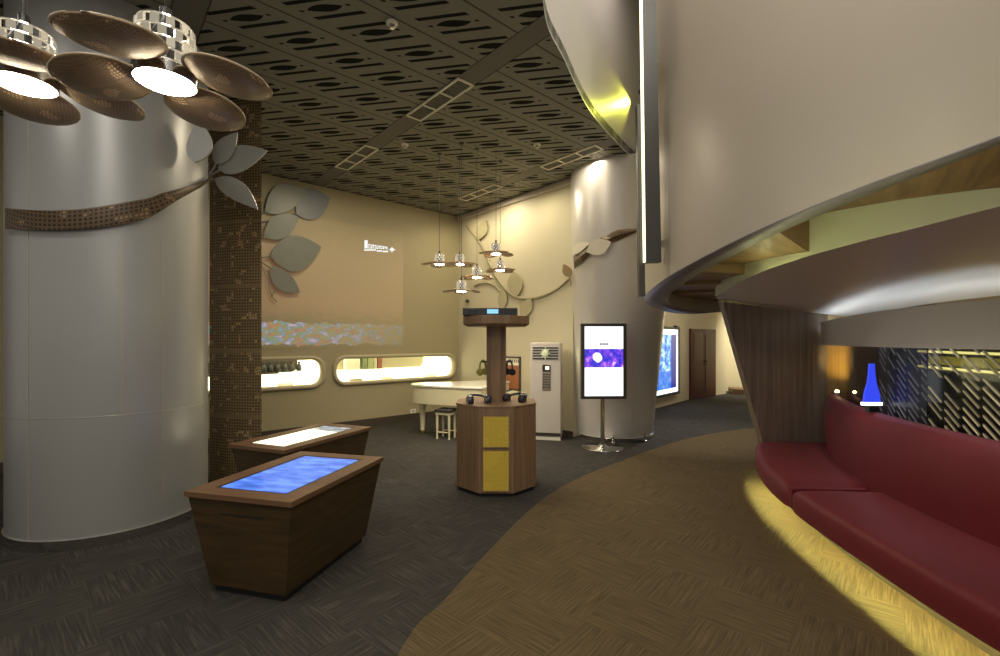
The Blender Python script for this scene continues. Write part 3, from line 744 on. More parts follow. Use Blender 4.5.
for za, zb in ((.565, .905), (.075, .52)):
    gp = obj('speaker_grille', MB().box((KC.x, yF - .004, (za + zb) / 2), (.285, .012, zb - za)), M['grille'], k)
    fb = MB()
    for s in (-1, 1): fb.box((KC.x + s * .148, yF - .004, (za + zb) / 2), (.012, .016, zb - za + .024))
    for s in (za - .006, zb + .006): fb.box((KC.x, yF - .004, s), (.285, .016, .012))
    obj('grille_frame', fb, M['kiosk'], gp)
# post: cruciform, shelf on top
ps = MB()
a_, b_ = .118, .06
ps.prism([(KC.x + x, KC.y + y) for x, y in ((-a_, -b_), (-b_, -b_), (-b_, -a_), (b_, -a_), (b_, -b_), (a_, -b_), (a_, b_), (b_, b_), (b_, a_), (-b_, a_), (-b_, b_), (-a_, b_))], 1.02, 1.925)
obj('post', ps, M['kiosk'], k)
def oct2(r, z): return [Vector((KC.x + r * math.cos(math.radians(22.5 + 45 * i)), KC.y + r * math.sin(math.radians(22.5 + 45 * i)), z)) for i in range(8)]
obj('shelf', MB().loft([oct2(.385, 1.925), oct2(.425, 1.95), oct2(.425, 2.045)]), M['kiosk'], k, bevel=.005)
obj('peg_rail', MB().tube([(KC.x - .19, KC.y - .03, 1.50), (KC.x + .19, KC.y - .03, 1.50)], .011), M['dark'], k)
pl = thing('media_player', 'flat black media player with blue display on the kiosk top shelf', 'player', (KC.x - .07, KC.y, 2.047))
P = pl.location
obj('casing', MB().box((P.x, P.y - .02, 2.093), (.64, .48, .085)), M['dark'], pl, bevel=.006)
obj('display', MB().box((P.x + .03, P.y - .262, 2.095), (.13, .006, .05)), glow('cyan display', (.25, .6, .9), 1.0, (.02, .05, .08)), pl)
kn = MB()
for q in range(9): kn.box((P.x + .125 + q * .02, P.y - .262, 2.09), (.008, .006, .06))
for q in range(4): kn.box((P.x - .24 + q * .028, P.y - .262, 2.09), (.02, .006, .04))
obj('front_keys', kn, M['blue_black'], pl)
ft = MB()
for sx in (-.25, .25):
    for sy in (-.2, .2): ft.box((P.x + sx, P.y + sy, 2.051), (.03, .03, .006))
obj('foot', ft, M['black'], pl)
# headphones
def headphones(c, label, mat, R, sc=1.0, cupm=None):
    t = thing('headphones', label, 'headphones', c, 'kiosk headphones'); c = Vector(c)
    def T(p): return c + R @ (Vector(p) * sc)
    bd = [T((.075 * math.cos(a), 0, .075 * math.sin(a) * 1.15)) for a in [math.radians(q) for q in range(-15, 196, 10)]]
    obj('headband', MB().tube(bd, .011 * sc, 8), mat, t, smooth=60)
    for s in (-1, 1):
        e = MB(); Mx = Matrix.Rotation(PI / 2, 3, 'Y')
        prof = [(0, -.022), (.034, -.022), (.042, -.008), (.042, .008), (.034, .022), (0, .022)]
        e.lathe([(r * sc, z * sc) for r, z in prof], n=18, M=R @ Mx, o=T((s * .072, 0, -.045)))
        obj('ear_cup', e, cupm or M['black'], t, smooth=40)
    return t
Rz = Matrix.Rotation(math.radians(65), 3, 'Z')
headphones((KC.x - .165, KC.y - .04, 1.425), 'yellow green headphones hanging on the left end of the kiosk rail', M['headphone'], Rz, 1.05, M['headphone'])
headphones((KC.x + .16, KC.y - .04, 1.425), 'dark headphones hanging on the right end of the kiosk rail', M['dark'], Matrix.Rotation(math.radians(-65), 3, 'Z'), 1.05)
lay = Matrix.Rotation(math.radians(20), 3, 'Z') @ Matrix.Rotation(math.radians(-78), 3, 'X')
headphones((KC.x - .225, KC.y - .18, 1.072), 'glossy blue black headphones lying on the left of the kiosk counter', M['blue_black'], lay, 1.5, M['blue_black'])
headphones((KC.x + .25, KC.y - .02, 1.072), 'black headphones lying on the right of the kiosk counter', M['black'], Matrix.Rotation(math.radians(-30), 3, 'Z') @ Matrix.Rotation(math.radians(-78), 3, 'X'), 1.5, M['black'])

# ------------------------------------------------------------------ white grand piano and stool
PA = Vector((-1.74, 8.55)); pa = Vector((.93, -.367)).normalized(); pb = Vector((-pa.y, pa.x))
def pp_(s, w_, z=0.0): q = PA + pa * s + pb * w_; return Vector((q.x, q.y, z))
pn = thing('grand_piano', 'cream white grand piano behind the kiosk by the corner', 'piano', pp_(.75, .6))
out = spline([(.12, .52), (.02, .34), (.06, .10), (.30, .0), (.8, -.02), (1.52, .0)], 6) + spline([(1.52, 1.38), (1.05, 1.36), (.75, 1.1), (.5, .75), (.3, .6), (.12, .52)], 6)[:-1]
obj('case', MB().loft([[pp_(s, w_, z) for s, w_ in out] for z in (.60, .90)]), M['cream_gloss'], pn, smooth=35)
cx, cw = .8, .6
obj('lid', MB().loft([[pp_(cx + (s - cx) * 1.025, cw + (w_ - cw) * 1.025, z) for s, w_ in out] for z in (.905, .945)]), M['white_gloss'], pn, smooth=35, bevel=.008)
obj('key_slip', MB().box(pp_(1.62, .68, .70), (.22, 1.3, .12), math.atan2(pa.y, pa.x)), M['cream_gloss'], pn, bevel=.01)
kb = obj('keyboard', MB().box(pp_(1.62, .68, .765), (.14, 1.2, .012), math.atan2(pa.y, pa.x)), M['white_gloss'], pn)
bk_ = MB()
for q in range(50):
    if q % 7 not in (2, 6): bk_.box(pp_(1.59, .1 + q * 1.16 / 50, .776), (.09, .012, .012), math.atan2(pa.y, pa.x))
obj('black_keys', bk_, M['black'], kb)
for s, w_ in ((.24, .18), (1.3, .16), (1.3, 1.2)):
    c = pp_(s, w_)
    lg_ = obj('leg', MB().lathe([(.075, .60), (.08, .56), (.06, .52), (.055, .40), (.04, .12), (.045, .09), (0, .09)][::-1], (c.x, c.y), 20), M['cream_gloss'], pn, smooth=40)
    obj('caster', MB().lathe([(0, 0), (.022, .004), (.026, .03), (.03, .07), (.02, .09), (0, .09)], (c.x, c.y), 14), M['brass'], lg_, smooth=40)
ly = MB()
for q in (-.07, .07): ly.tube([pp_(1.0 + q, .35, .60), pp_(1.0 + q, .35, .12)], .018)
ly.box(pp_(1.0, .35, .10), (.26, .12, .05), math.atan2(pa.y, pa.x))
obj('pedal_lyre', ly, M['cream_gloss'], pn)
pd = MB()
for q in (-.06, 0, .06): pd.box(pp_(1.0 + q, .25, .08), (.025, .12, .01), math.atan2(pa.y, pa.x))
obj('pedal', pd, M['brass'], pn)
st = at(446, 341, 8.30); stl = thing('piano_stool', 'small cream stool with dark seat tucked against the piano', 'stool', (st.x, st.y, 0))
ra = math.atan2(pa.y, pa.x)
def sp(x, y, z): return Vector((st.x + x * math.cos(ra) - y * math.sin(ra), st.y + x * math.sin(ra) + y * math.cos(ra), z))
obj('seat', MB().box(sp(0, 0, .505), (.32, .30, .05), ra), M['dark'], stl, bevel=.015)
obj('seat_rail', MB().box(sp(0, 0, .455), (.29, .27, .05), ra), M['cream_gloss'], stl, bevel=.006)
for x in (-.12, .12):
    for y in (-.11, .11):
        lg_ = obj('leg', MB().tube([sp(x, y, .43), sp(x, y, .25), sp(x, y, .06), sp(x, y, 0)], [.022, .024, .018, .022], 10), M['cream_gloss'], stl, smooth=50)
fr_ = MB()
for y in (-.11, .11): fr_.tube([sp(-.12, y, .12), sp(.12, y, .12)], .012)
obj('stretcher', fr_, M['cream_gloss'], stl)

# wall socket
so = thing('wall_socket', 'small white wall socket left of the piano leg', 'socket', WLp(412, 414.5, .01))
o_ = wl(413, 411); obj('plate', MB().box(WL(o_[0], o_[1], .006), (.14, .012, .09), math.atan2(E1.y, E1.x)), M['white_gloss'], so, bevel=.003)
obj('socket_hole', MB().box(WL(o_[0], o_[1], .012), (.05, .006, .02), math.atan2(E1.y, E1.x)), M['dark'], so)

# framed orange board on the back wall
v0, z1 = wr(505, 357); v1, z0 = wr(520.5, 390)
ob = thing('framed_board', 'orange board in a brown frame on the pale wall behind the kiosk', 'framed board', WR((v0 + v1) / 2, z0, .02))
fr_ = MB()
for v in (v0, v1): fr_.box(WR(v, (z0 + z1) / 2, .02), (.03, .04, z1 - z0), rzu)
for z in (z0, z1): fr_.box(WR((v0 + v1) / 2, z, .02), (v1 - v0 + .03, .04, .03), rzu)
obj('frame', fr_, M['base_dark'], ob)
obj('board', MB().box(WR((v0 + v1) / 2, (z0 + z1) / 2 - .07, .012), (v1 - v0, .012, z1 - z0 - .17), rzu), M['orange'], ob)
obj('header_strip', MB().box(WR((v0 + v1) / 2, z1 - .09, .014), (v1 - v0, .012, .15), rzu), M['frame_cream'], ob)
ll = MB()
for q in range(5):
    ll.box(WR(v0 + (v1 - v0) * (.42 + q * .12), z1 - .075, .021), (.022, .004, .06), rzu)
    if q % 2 == 0: ll.box(WR(v0 + (v1 - v0) * (.42 + q * .12) + .01, z1 - .055, .021), (.03, .004, .014), rzu)
obj('header_lettering', ll, M['walnut_red'], ob)

# ------------------------------------------------------------------ floor standing air conditioner
ac0 = at(547.5, 341, 8.12); aa = math.radians(-13)
ac = thing('air_conditioner', 'tall silver floor standing air conditioner between kiosk and white column', 'air conditioner', (ac0.x, ac0.y + .16, 0)); ac.rotation_euler.z = aa
Q = ac.location
W_, D_, HT = .545, .34, 1.72
def q3(x, y, z): return Vector((Q.x + x, Q.y + y, z))
obj('cabinet', MB().box(q3(0, .0, HT / 2 + .03), (W_, D_, HT - .06)), M['ac'], ac, bevel=.015)
obj('base', MB().box(q3(0, .0, .03), (W_ - .01, D_ - .01, .06)), M['white_gloss'], ac, bevel=.005)
obj('toe_strip', MB().box(q3(0, -D_ / 2 - .001, .105), (W_ - .01, .006, .055)), M['dark'], ac)
yf = -D_ / 2 - .004
vt = obj('vent', MB().box(q3(0, yf + .003, 1.535), (.46, .006, .24)), M['ac'], ac)
sl = MB()
for q in range(5): sl.box(q3(0, yf - .002, 1.44 + q * .047), (.45, .008, .026))
obj('vent_slot', sl, M['dark'], vt)
em = MB()
for a in range(0, 360, 45):
    ca, sa = math.cos(math.radians(a)), math.sin(math.radians(a))
    em.pad([q3(ca * .10, yf - .008, 1.53 + sa * .12), q3(-sa * .035, yf - .008, 1.53 + ca * .035), q3(sa * .035, yf - .008, 1.53 - ca * .035)], (0, -1, 0), .01)
em.lathe([(0, 0), (.06, 0), (.05, .02), (0, .025)], n=20, M=Matrix.Rotation(PI / 2, 3, 'X'), o=q3(0, yf - .008, 1.53))
obj('emblem', em, plain('pale green white enamel', (.75, .85, .62), .4), ac)
cp = obj('control_panel', MB().box(q3(.02, yf + .001, 1.105), (.155, .008, .46)), M['steel'], ac, bevel=.003)
obj('control_window', MB().box(q3(.02, yf - .004, 1.27), (.135, .006, .12)), M['black'], cp)
obj('indicator', MB().box(q3(.035, yf - .008, 1.275), (.07, .004, .06)), glow('pale indicator', (.8, .85, .75), .7), cp)
bt = MB()
for r_ in range(6):
    for c_ in range(3): bt.box(q3(-.025 + c_ * .045, yf - .004, 1.16 - r_ * .045), (.03, .006, .022))
obj('button', bt, M['dark'], cp)
cb_ = at(568, 434, 8.35)
tag(obj('floor_cable', MB().tube([(cb_.x - .17, cb_.y + .12, .012), (cb_.x - .05, cb_.y - .02, .012), (cb_.x + .02, cb_.y + .06, .03), (cb_.x + .08, cb_.y - .04, .012), (cb_.x - .02, cb_.y - .1, .012)], .012, 8), M['cable'], smooth=60), 'loose black cable on the floor between air conditioner and white column', 'cable')

# ------------------------------------------------------------------ portrait screen on a pole stand
sc_ = thing('digital_sign', 'portrait lit screen on a chrome pole stand in front of the white column', 'screen', (at(602.5, 341, 7.55).x, 7.55, 0))
X, Y = sc_.location.x, 7.55
obj('base_plate', MB().lathe([(.34, 0), (.34, .012), (.325, .022), (.08, .03), (.045, .06), (0, .06)], (X, Y), 48), M['chrome'], sc_, smooth=40)
obj('pole', MB().tube([(X, Y, .03), (X, Y, 1.0)], .035, 16), M['chrome'], sc_, smooth=60)
zs0, zs1 = .81, 2.035; zc = (zs0 + zs1) / 2; sw = .745
scr_r = math.radians(3)
obj('housing', MB().box((X, Y - .07, zc), (sw, .07, zs1 - zs0), scr_r), M['blade'], sc_, bevel=.008)
def vis(name, strength):
    t = NT(name); x, y, z = t.xyz(t.coord('UV'))
    n = t.noise(t.coord('UV', (9, 7, 1)), 1.0, 4, .65); n2 = t.noise(t.coord('UV', (5, 4, 1)), 1.0, 2)
    c = t.ramp(n, [(.3, (.008, .008, .14)), (.45, (.03, .03, .5)), (.56, (.20, .05, .55)), (.66, (.55, .25, .75)), (.74, (1, .95, 1))])
    c = t.mix(t.math('LESS_THAN', t.math('ADD', t.math('POWER', t.math('SUBTRACT', x, -.10), 2.0), t.math('POWER', t.math('SUBTRACT', y, t.math('MULTIPLY', n, .12)), 2.0)), t.math('MULTIPLY', n2, .011)), c, (1, 1, 1))
    return t, x, y, c
t_, x, y, c = vis('sign picture', 1)
band = t_.math('MULTIPLY', t_.math('GREATER_THAN', y, -.10), t_.math('LESS_THAN', y, .20))
t_.set(col=(.02, .02, .02), rough=.15, ecol=t_.mix(band, (.95, .97, 1.0), c), estr=1.25)
dp_ = obj('screen', MB().box((X, Y - .107, zc), (sw - .115, .008, zs1 - zs0 - .10), scr_r), t_.m, sc_)
tx = MB(); gm = plain('grey print', (.08, .08, .09), .6); yq = Y - .114
for q in range(6): tx.box((X - .06 + q * .024, yq, 1.70), (.017, .003, .034))
for q in range(4): tx.box((X - .04 + q * .027, yq, 1.765), (.01, .003, .004))
tx.box((X, yq, 1.74), (.09, .003, .004))
obj('screen_lettering', tx, gm, dp_)
for px, lab in ((613, 'left one of the two short chrome floor studs behind the sign stand'), (645, 'right one of the two short chrome floor studs by the column foot')):
    p = fl(px, 443 if px < 630 else 441)
    tag(obj('floor_stud', MB().lathe([(0, 0), (.035, 0), (.035, .01), (.018, .02), (.018, .12), (.024, .13), (0, .135)], (p.x, p.y), 16), M['chrome'], smooth=40), lab, 'floor stud', 'floor studs')

# ------------------------------------------------------------------ lit poster in the corridor
cw0, cw1 = Vector(Wc[0]), Vector(Wc[1]); cdir = (cw1 - cw0).normalized(); cn = Vector((cdir.y, -cdir.x)); crz = math.atan2(cdir.y, cdir.x)
def cwp(s, z, n=0.0): q = cw0 + cdir * s + cn * n; return Vector((q.x, q.y, z))
def cws(px, py): # point on the corridor wall
    k_ = kx(px); s = (k_ * cw0.y - cw0.x) / (cdir.x - k_ * cdir.y); return s, H + (YH - py) / F * (cw0.y + cdir.y * s)
s1 = cws(676, 330)[0]; s0 = s1 - 1.95; zb, zt = .31, 2.10
lb_ = thing('poster_lightbox', 'tall lit blue poster box on the corridor wall behind the column', 'lightbox', cwp((s0 + s1) / 2, zb, .0))
fr_ = MB()
for s in (s0, s1): fr_.box(cwp(s, (zb + zt) / 2, .05), (.07, .10, zt - zb + .07), crz)
for z in (zb, zt): fr_.box(cwp((s0 + s1) / 2, z, .05), (s1 - s0 + .07, .10, .07), crz)
obj('frame', fr_, M['blade'], lb_, bevel=.006)
obj('light_panel', MB().box(cwp((s0 + s1) / 2, (zb + zt) / 2, .04), (s1 - s0 - .06, .05, zt - zb - .06), crz), glow('lit white panel', (.93, .97, 1), 1.5), lb_)
t_, x, y, c = vis('poster picture', 1)
n = t_.noise(t_.coord('UV', (4, 5, 1), (0, 0, .8)), 1.0, 4, .6)
c = t_.ramp(n, [(.32, (.01, .04, .30)), (.45, (.03, .18, .70)), (.55, (.25, .55, .85)), (.65, (.85, .93, 1.0))])
low = t_.math('LESS_THAN', y, -.25); c = t_.mix(t_.math('MULTIPLY', low, .8), c, (.02, .14, .62)); c = t_.mix(t_.math('GREATER_THAN', x, .46), c, (.02, .025, .22))
t_.set(col=(.02, .02, .03), rough=.2, ecol=c, estr=1.1)
obj('poster', MB().box(cwp((s0 + s1) / 2 - .02, (zb + zt) / 2 - .01, .068), (s1 - s0 - .30, .006, zt - zb - .32), crz), t_.m, lb_)
ft_ = MB().box(cwp(s1 - .22, zt + .05, .09), (.16, .10, .05), crz)
obj('lock_box', ft_, M['black'], lb_)

# ------------------------------------------------------------------ curved stair
SC = (4.6, 5.3); RO, RI, RD = 2.80, 2.50, 1.98
near = [(1000, 136.8), (950, 155.5), (892, 176), (860, 187.7), (809, 208.6), (750, 234), (712.6, 252.6), (684, 268), (662, 281), (650, 291)]
far = [(657.6, 308.7), (673, 312.8), (695, 314), (726, 311)]
ZT = []
for px, py in near: d = ray_circ(px, SC, RO); p = at(px, py, d); ZT.append((math.degrees(math.atan2(p.y - SC[1], p.x - SC[0])) % 360, p.z))
for px, py in far: d = ray_circ(px, SC, RO, False); p = at(px, py, d); ZT.append((math.degrees(math.atan2(p.y - SC[1], p.x - SC[0])) % 360, p.z))
ZT.sort()
ZT = [(20, ZT[0][1])] + ZT + [(340, ZT[-1][1] + (340 - ZT[-1][0]) * .016)]
def zbal(th):
    for (a, za), (b_, zb_) in zip(ZT, ZT[1:]):
        if a <= th <= b_: return za + (zb_ - za) * (th - a) / (b_ - a)
    return ZT[-1][1] if th > ZT[-1][0] else ZT[0][1]
def zsm(th): return sum(zbal(th + o) for o in (-5, -2.5, 0, 2.5, 5)) / 5
def pol(r, th, z): a = math.radians(th); return Vector((SC[0] + r * math.cos(a), SC[1] + r * math.sin(a), z))
stair = thing('spiral_staircase', 'large white curved staircase balustrade with brown plank underside above the sofa', 'staircase', (SC[0], SC[1], 0))
TH = [40 + 3 * i for i in range(97)]
def zin(th): return zsm(th) + .015
bal = MB()
bal.sheet([[pol(RO, th, zsm(th)), pol(RO, th, zsm(th) + .35), pol(RO, th, 4.6), pol(RO, th, 7.4)] for th in TH])
bal.sheet([[pol(RI, th, 7.4), pol(RI, th, 4.6), pol(RI, th, zin(th) + .35), pol(RI, th, zin(th))] for th in TH])
bal.sheet([[pol(RO, th, 7.4), pol(RI, th, 7.4)] for th in TH])
bs = obj('balustrade', bal, M['white_paint'], stair, smooth=50)
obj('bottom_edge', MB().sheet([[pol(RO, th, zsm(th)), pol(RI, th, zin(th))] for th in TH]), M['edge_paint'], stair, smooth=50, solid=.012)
STEP = [(40, 80, 2.44), (80, 115, 2.40), (115, 150, 2.42), (150, 169, 2.45), (169, 187, 2.49), (187, 209.5, 2.60), (209.5, 262, 2.93), (262, 300, 3.2)]
for a, b_, z in STEP:
    tr = MB(); m_ = 8; g = []
    for i in range(m_ + 1):
        th = a + (b_ - a) * i / m_; zo = max(z, zin(th) + .05)
        g.append([pol(1.0, th, z), pol(RD, th, z), pol((RD + RI) / 2, th, (z + zo) / 2), pol(RI - .002, th, zo), pol(RI - .002, th, zo + .25), pol(1.0, th, z + .25)])
    s0_ = len(tr.v); tr.sheet(g)
    # radial plank grain: v runs along the radius
    tr.uv = [[((math.atan2(tr.v[i].y - SC[1], tr.v[i].x - SC[0]) % (2 * PI)) * 2.2, math.hypot(tr.v[i].x - SC[0], tr.v[i].y - SC[1])) for i in f] for f in tr.f]
    tr.uv = [[(q[1], q[0]) for q in f] for f in tr.uv]
    m6 = 6
    tr.face([s0_ + j for j in range(m6)]); tr.face([s0_ + m_ * m6 + j for j in reversed(range(m6))])
    obj('tread', tr, M['soffit_wood'], stair)
dr = MB()
for a, b_, z in STEP: dr.sheet([[pol(RD - .06, a + (b_ - a) * i / 8, 2.33), pol(RD - .06, a + (b_ - a) * i / 8, z)] for i in range(9)])
obj('inner_drum', dr, M['drum_paint'], stair, smooth=50)

# dark blade with a line of light, fixed to the balustrade
bl = thing('light_blade', 'tall dark grey blade with a thin yellow line of light on the curved balustrade', 'light fitting', at(652, 262, 5.35))
dB_ = 5.0
def blade(pxa0, pxa1, pxb0, pxb1, ya, yb, d0, d1):
    """box between a top row ya (left pxa0, right pxa1) and a bottom row yb"""
    mb = MB(); lowp = [at(pxb0, yb, d0), at(pxb1, yb, d0)]; hip = [at(pxa0, ya, d0), at(pxa1, ya, d0)]
    ex = Vector((0, d1 - d0, 0))
    mb.loft([[lowp[0], lowp[1], lowp[1] + ex, lowp[0] + ex], [hip[0], hip[1], hip[1] + ex, hip[0] + ex]]); return mb
ytop = -80
obj('blade', blade(642, 654.5, 646, 661.5, ytop, 262, dB_, dB_ + .10), M['blade'], bl)
obj('led_line', blade(639.4, 641.2, 644.2, 645.9, ytop, 262, dB_ + .012, dB_ + .05), M['led_line'], bl)
obj('back_fin', blade(637.2, 641.5, 639.5, 645.5, 104, 296, dB_ + .06, dB_ + .13), M['blade'], bl)
for yb_ in (60, 236):
    obj('bracket', MB().box((at(649.5, yb_, 5.3).x, 5.37, at(652, yb_, dB_).z), (.05, .56, .04)), M['dark'], bl)

# ------------------------------------------------------------------ canopy over the sofa
rimp = [(2.84, 6.06), (2.66, 5.5), (2.47, 4.95), (2.33, 4.5), (2.17, 3.85), (2.08, 3.2), (2.07, 2.67), (2.10, 2.3), (2.12, 1.9), (2.2, 1.3), (2.4, .5)]
fasp = [(4.22, 6.06), (3.95, 5.55), (3.66, 5.0), (3.40, 4.45), (3.16, 3.9), (3.0, 3.4), (2.92, 3.0), (2.89, 2.67), (2.90, 2.2), (3.0, 1.6), (3.2, .8)]
RM = spline(rimp, 6); FS = spline(fasp, 6)
ZR, ZF1, ZF0 = 2.32, 1.995, 1.70
cn_ = thing('sofa_canopy', 'flared grey white canopy curving out over the red sofa', 'canopy', (2.9, 3.5, ZF0))
g = []
for a, c in zip(RM, FS):
    row = []
    for q in range(9):
        f = q / 8; s = f; zz = ZR + (ZF1 + .06 - ZR) * (f ** .9)
        row.append(Vector((a[0] + (c[0] + .42 - a[0]) * s, a[1] + (c[1] - a[1]) * s, zz)))
    g.append([Vector((a[0] + .25, a[1] + .02, ZR + .012))] + row)
obj('soffit', MB().sheet(g), M['soffit_paint'], cn_, smooth=60)
FB = offset([(p[0], p[1]) for p in FS], .03)
obj('fascia', MB().prism([(p[0], p[1]) for p in FS] + FB[::-1], ZF0, ZF1), M['edge_paint'] if False else M['soffit_paint'], cn_, smooth=40)
LC = offset([(p[0], p[1]) for p in FS], .075)
obj('cove_led', MB().tube([(p[0], p[1], ZF1 - .05) for p in LC], .012, 6), M['led_cool'], cn_)
LR = offset([(p[0], p[1]) for p in RM], .30)
obj('rim_led', MB().tube([(p[0], p[1], ZR + .03) for p in LR], .010, 6), M['led_green'], cn_)

# ------------------------------------------------------------------ slanted wooden partition
tp0, tp1 = at(724, 306, 6.10), at(826.5, 330, 6.10); bt0, bt1 = at(762, 440, 6.10), at(826.5, 441, 6.10)
slope = (bt0.x - tp0.x) / (bt0.z - tp0.z); xb = bt0.x - slope * bt0.z
zt_ = 2.30
part = MB(); th_ = Vector((0, .12, 0))
P = [Vector((xb, 6.10, 0)), Vector((4.35, 6.10, 0)), Vector((4.35, 6.10, zt_)), Vector((xb + slope * zt_, 6.10, zt_))]
part.pad([p + th_ for p in P], (0, -1, 0), .12)
tag(obj('wood_partition', part, M['partition'], bevel=.006), 'slanted grey brown wood partition at the far end of the red sofa', 'partition')

# ------------------------------------------------------------------ red sofa
front = [(3.36, 6.04), (3.04, 5.48), (2.77, 4.83), (2.62, 4.29), (2.53, 3.8), (2.47, 3.25), (2.42, 2.67), (2.41, 2.24), (2.44, 1.7), (2.52, 1.1), (2.7, .4)]
back = [(4.30, 6.04), (3.92, 5.48), (3.60, 4.85), (3.38, 4.25), (3.27, 3.8), (3.20, 3.3), (3.17, 2.95), (3.18, 2.5), (3.24, 2.0), (3.4, 1.4), (3.7, .7)]
FRs = spline(front, 8); BKs = spline(back, 8)
sofa = thing('curved_sofa', 'long curved crimson sofa built in under the stair canopy', 'sofa', (3.0, 3.6, 0))
def cushion(i0, i1, gap0, gap1):
    idx = list(range(i0, i1 + 1)); mb = MB(); rows = []
    for n_, i in enumerate(idx):
        a = Vector((FRs[i][0], FRs[i][1], 0)); c = Vector((BKs[i][0], BKs[i][1], 0)); dv = (c - a)
        e = min(n_, len(idx) - 1 - n_) ; sq = [.06, .018, .004][e] if e < 3 else 0
        lp = .035 / dv.length
        prof = [(1.0, .34), (lp * 1.1 + sq * .5, .34), (lp + sq * .5, .245), (.008 + sq * .5, .245), (0 + sq * .6, .33), (.005 + sq * .6, .40 - sq * .4), (.03 + sq * .6, .437 - sq), (.09 + sq, .45 - sq), (.5, .455 - sq), (1.0, .445 - sq), (1.0, .34)]
        rows.append([a + dv * f + Vector((0, 0, z)) for f, z in prof])
    mb.sheet(rows); b0 = 0; m_ = len(rows[0])
    mb.face([j for j in range(m_ - 1)]); mb.face([(len(rows) - 1) * m_ + j for j in reversed(range(m_ - 1))])
    return mb
isp = min(range(len(FRs)), key=lambda i: abs(FRs[i][1] - 4.12))
obj('seat_cushion', cushion(0, isp - 1, 0, 1), M['red'], sofa, smooth=55)
obj('seat_cushion', cushion(isp, len(FRs) - 1, 1, 0), M['red'], sofa, smooth=55)
rows = []
for i, p in enumerate(BKs):
    a = BKs[max(i - 1, 0)]; b_ = BKs[min(i + 1, len(BKs) - 1)]; tdir = Vector((b_[0] - a[0], b_[1] - a[1])).normalized(); nrm = Vector((tdir.y, -tdir.x)) # towards the room
    if nrm.x > 0: nrm = -nrm
    def bp(o, z): return Vector((p[0] + nrm.x * o, p[1] + nrm.y * o, z))
    rows.append([bp(-.14, .25), bp(.0, .25), bp(.01, .455), bp(.035, .60), bp(.04, .78), bp(.015, .95), bp(-.02, 1.06), bp(-.06, 1.095), bp(-.12, 1.09), bp(-.15, 1.05), bp(-.14, .25)])
mb = MB().sheet(rows); m_ = len(rows[0]); mb.face(range(m_ - 1)); mb.face([(len(rows) - 1) * m_ + j for j in reversed(range(m_ - 1))])
obj('backrest', mb, M['red'], sofa, smooth=60)
PL = offset([(p[0], p[1]) for p in FRs], .30); PB = [(p[0], p[1]) for p in BKs]
obj('plinth', MB().prism(PL + PB[::-1], 0, .335), M['base_dark'], sofa)
LD = offset([(p[0], p[1]) for p in FRs], .07)
ga, gb, ha, hb = FRs[isp - 1], FRs[isp], BKs[isp - 1], BKs[isp]
def mx_(p, q, f): return (p[0] + (q[0] - p[0]) * f, p[1] + (q[1] - p[1]) * f)
obj('seam_filler', MB().prism([mx_(ga, ha, .03), mx_(gb, hb, .03), mx_(gb, hb, .9), mx_(ga, ha, .9)][::-1], .25, .43), M['red'], sofa)  # block added to keep the led glow out of the cushion seam
obj('led_strip', MB().tube([(p[0], p[1], .318) for p in LD[6:]], .010, 6), M['led_yellow'], sofa)

# ------------------------------------------------------------------ patterned glass behind the sofa
def dashes(name, dark, dash, bright, trans):
    t = NT(name); u, v, _ = t.xyz(t.coord('UV'))
    rs = .085                                     # pitch of the rows of strokes
    us = t.math('ADD', u, t.math('MULTIPLY', v, -.80))
    row = t.math('FLOOR', t.math('DIVIDE', u, .16))
    cu = t.math('SUBTRACT', t.math('FRACT', t.math('DIVIDE', u, .16)), .5)
    vv = t.math('ADD', t.math('ADD', v, t.math('MULTIPLY', t.math('MULTIPLY', cu, .16), .85)), t.math('MULTIPLY', row, .03))
    cv = t.math('ABSOLUTE', t.math('SUBTRACT', t.math('FRACT', t.math('DIVIDE', vv, .064)), .5))
    d = t.math('MULTIPLY', t.math('LESS_THAN', cv, .14), t.math('LESS_THAN', t.math('ABSOLUTE', cu), .40))
    wn = t.n('ShaderNodeTexWhiteNoise'); wn.noise_dimensions = '2D'; cb2 = t.n('ShaderNodeCombineXYZ'); t.l(row, cb2.inputs[0]); t.l(t.math('FLOOR', t.math('DIVIDE', vv, .064)), cb2.inputs[1]); t.l(cb2.outputs[0], wn.inputs['Vector'])
    d = t.math('MULTIPLY', d, t.math('GREATER_THAN', wn.outputs['Value'], .16))
    dc = t.mix(wn.outputs['Value'], tuple(q * .3 for q in dash), dash)
    t.set(col=t.mix(d, dark, dc), rough=t.math('ADD', .06 if trans > .5 else .3, t.math('MULTIPLY', d, .4)))
    tr = t.n('ShaderNodeBsdfTransparent'); tr.inputs[0].default_value = (.75, .8, .85, 1)
    mx = t.n('ShaderNodeMixShader'); t.put(mx.inputs[0], t.math('MAXIMUM', d, 1 - trans)); t.l(tr.outputs[0], mx.inputs[1]); t.l(t.p.outputs[0], mx.inputs[2]); t.l(mx.outputs[0], t.out.inputs[0])
    return t.m
M['glass_a'] = plain('dark smoked glass', (.035, .026, .02), .08, coat=.5)
M['glass_b'] = dashes('smoked glass with dim strokes', (.012, .018, .035), (.36, .36, .33), 0, .35)  # weaker light on these strokes is put into their colour
M['glass_c'] = dashes('smoked glass with lit strokes', (.012, .012, .012), (.95, .84, .5), 0, .6)  # light on the white strokes is put into their cream colour
GL = [(4.33, 6.09)] + offset([(p[0], p[1]) for p in BKs], .19)
def gpx(px):
    best = min(range(len(GL) - 1), key=lambda i: abs((GL[i][0] / GL[i][1]) - kx(px)) if GL[i][1] > 1.5 else 9); return best
cuts = [0, gpx(842), gpx(880), gpx(925), gpx(1010), len(GL) - 1]
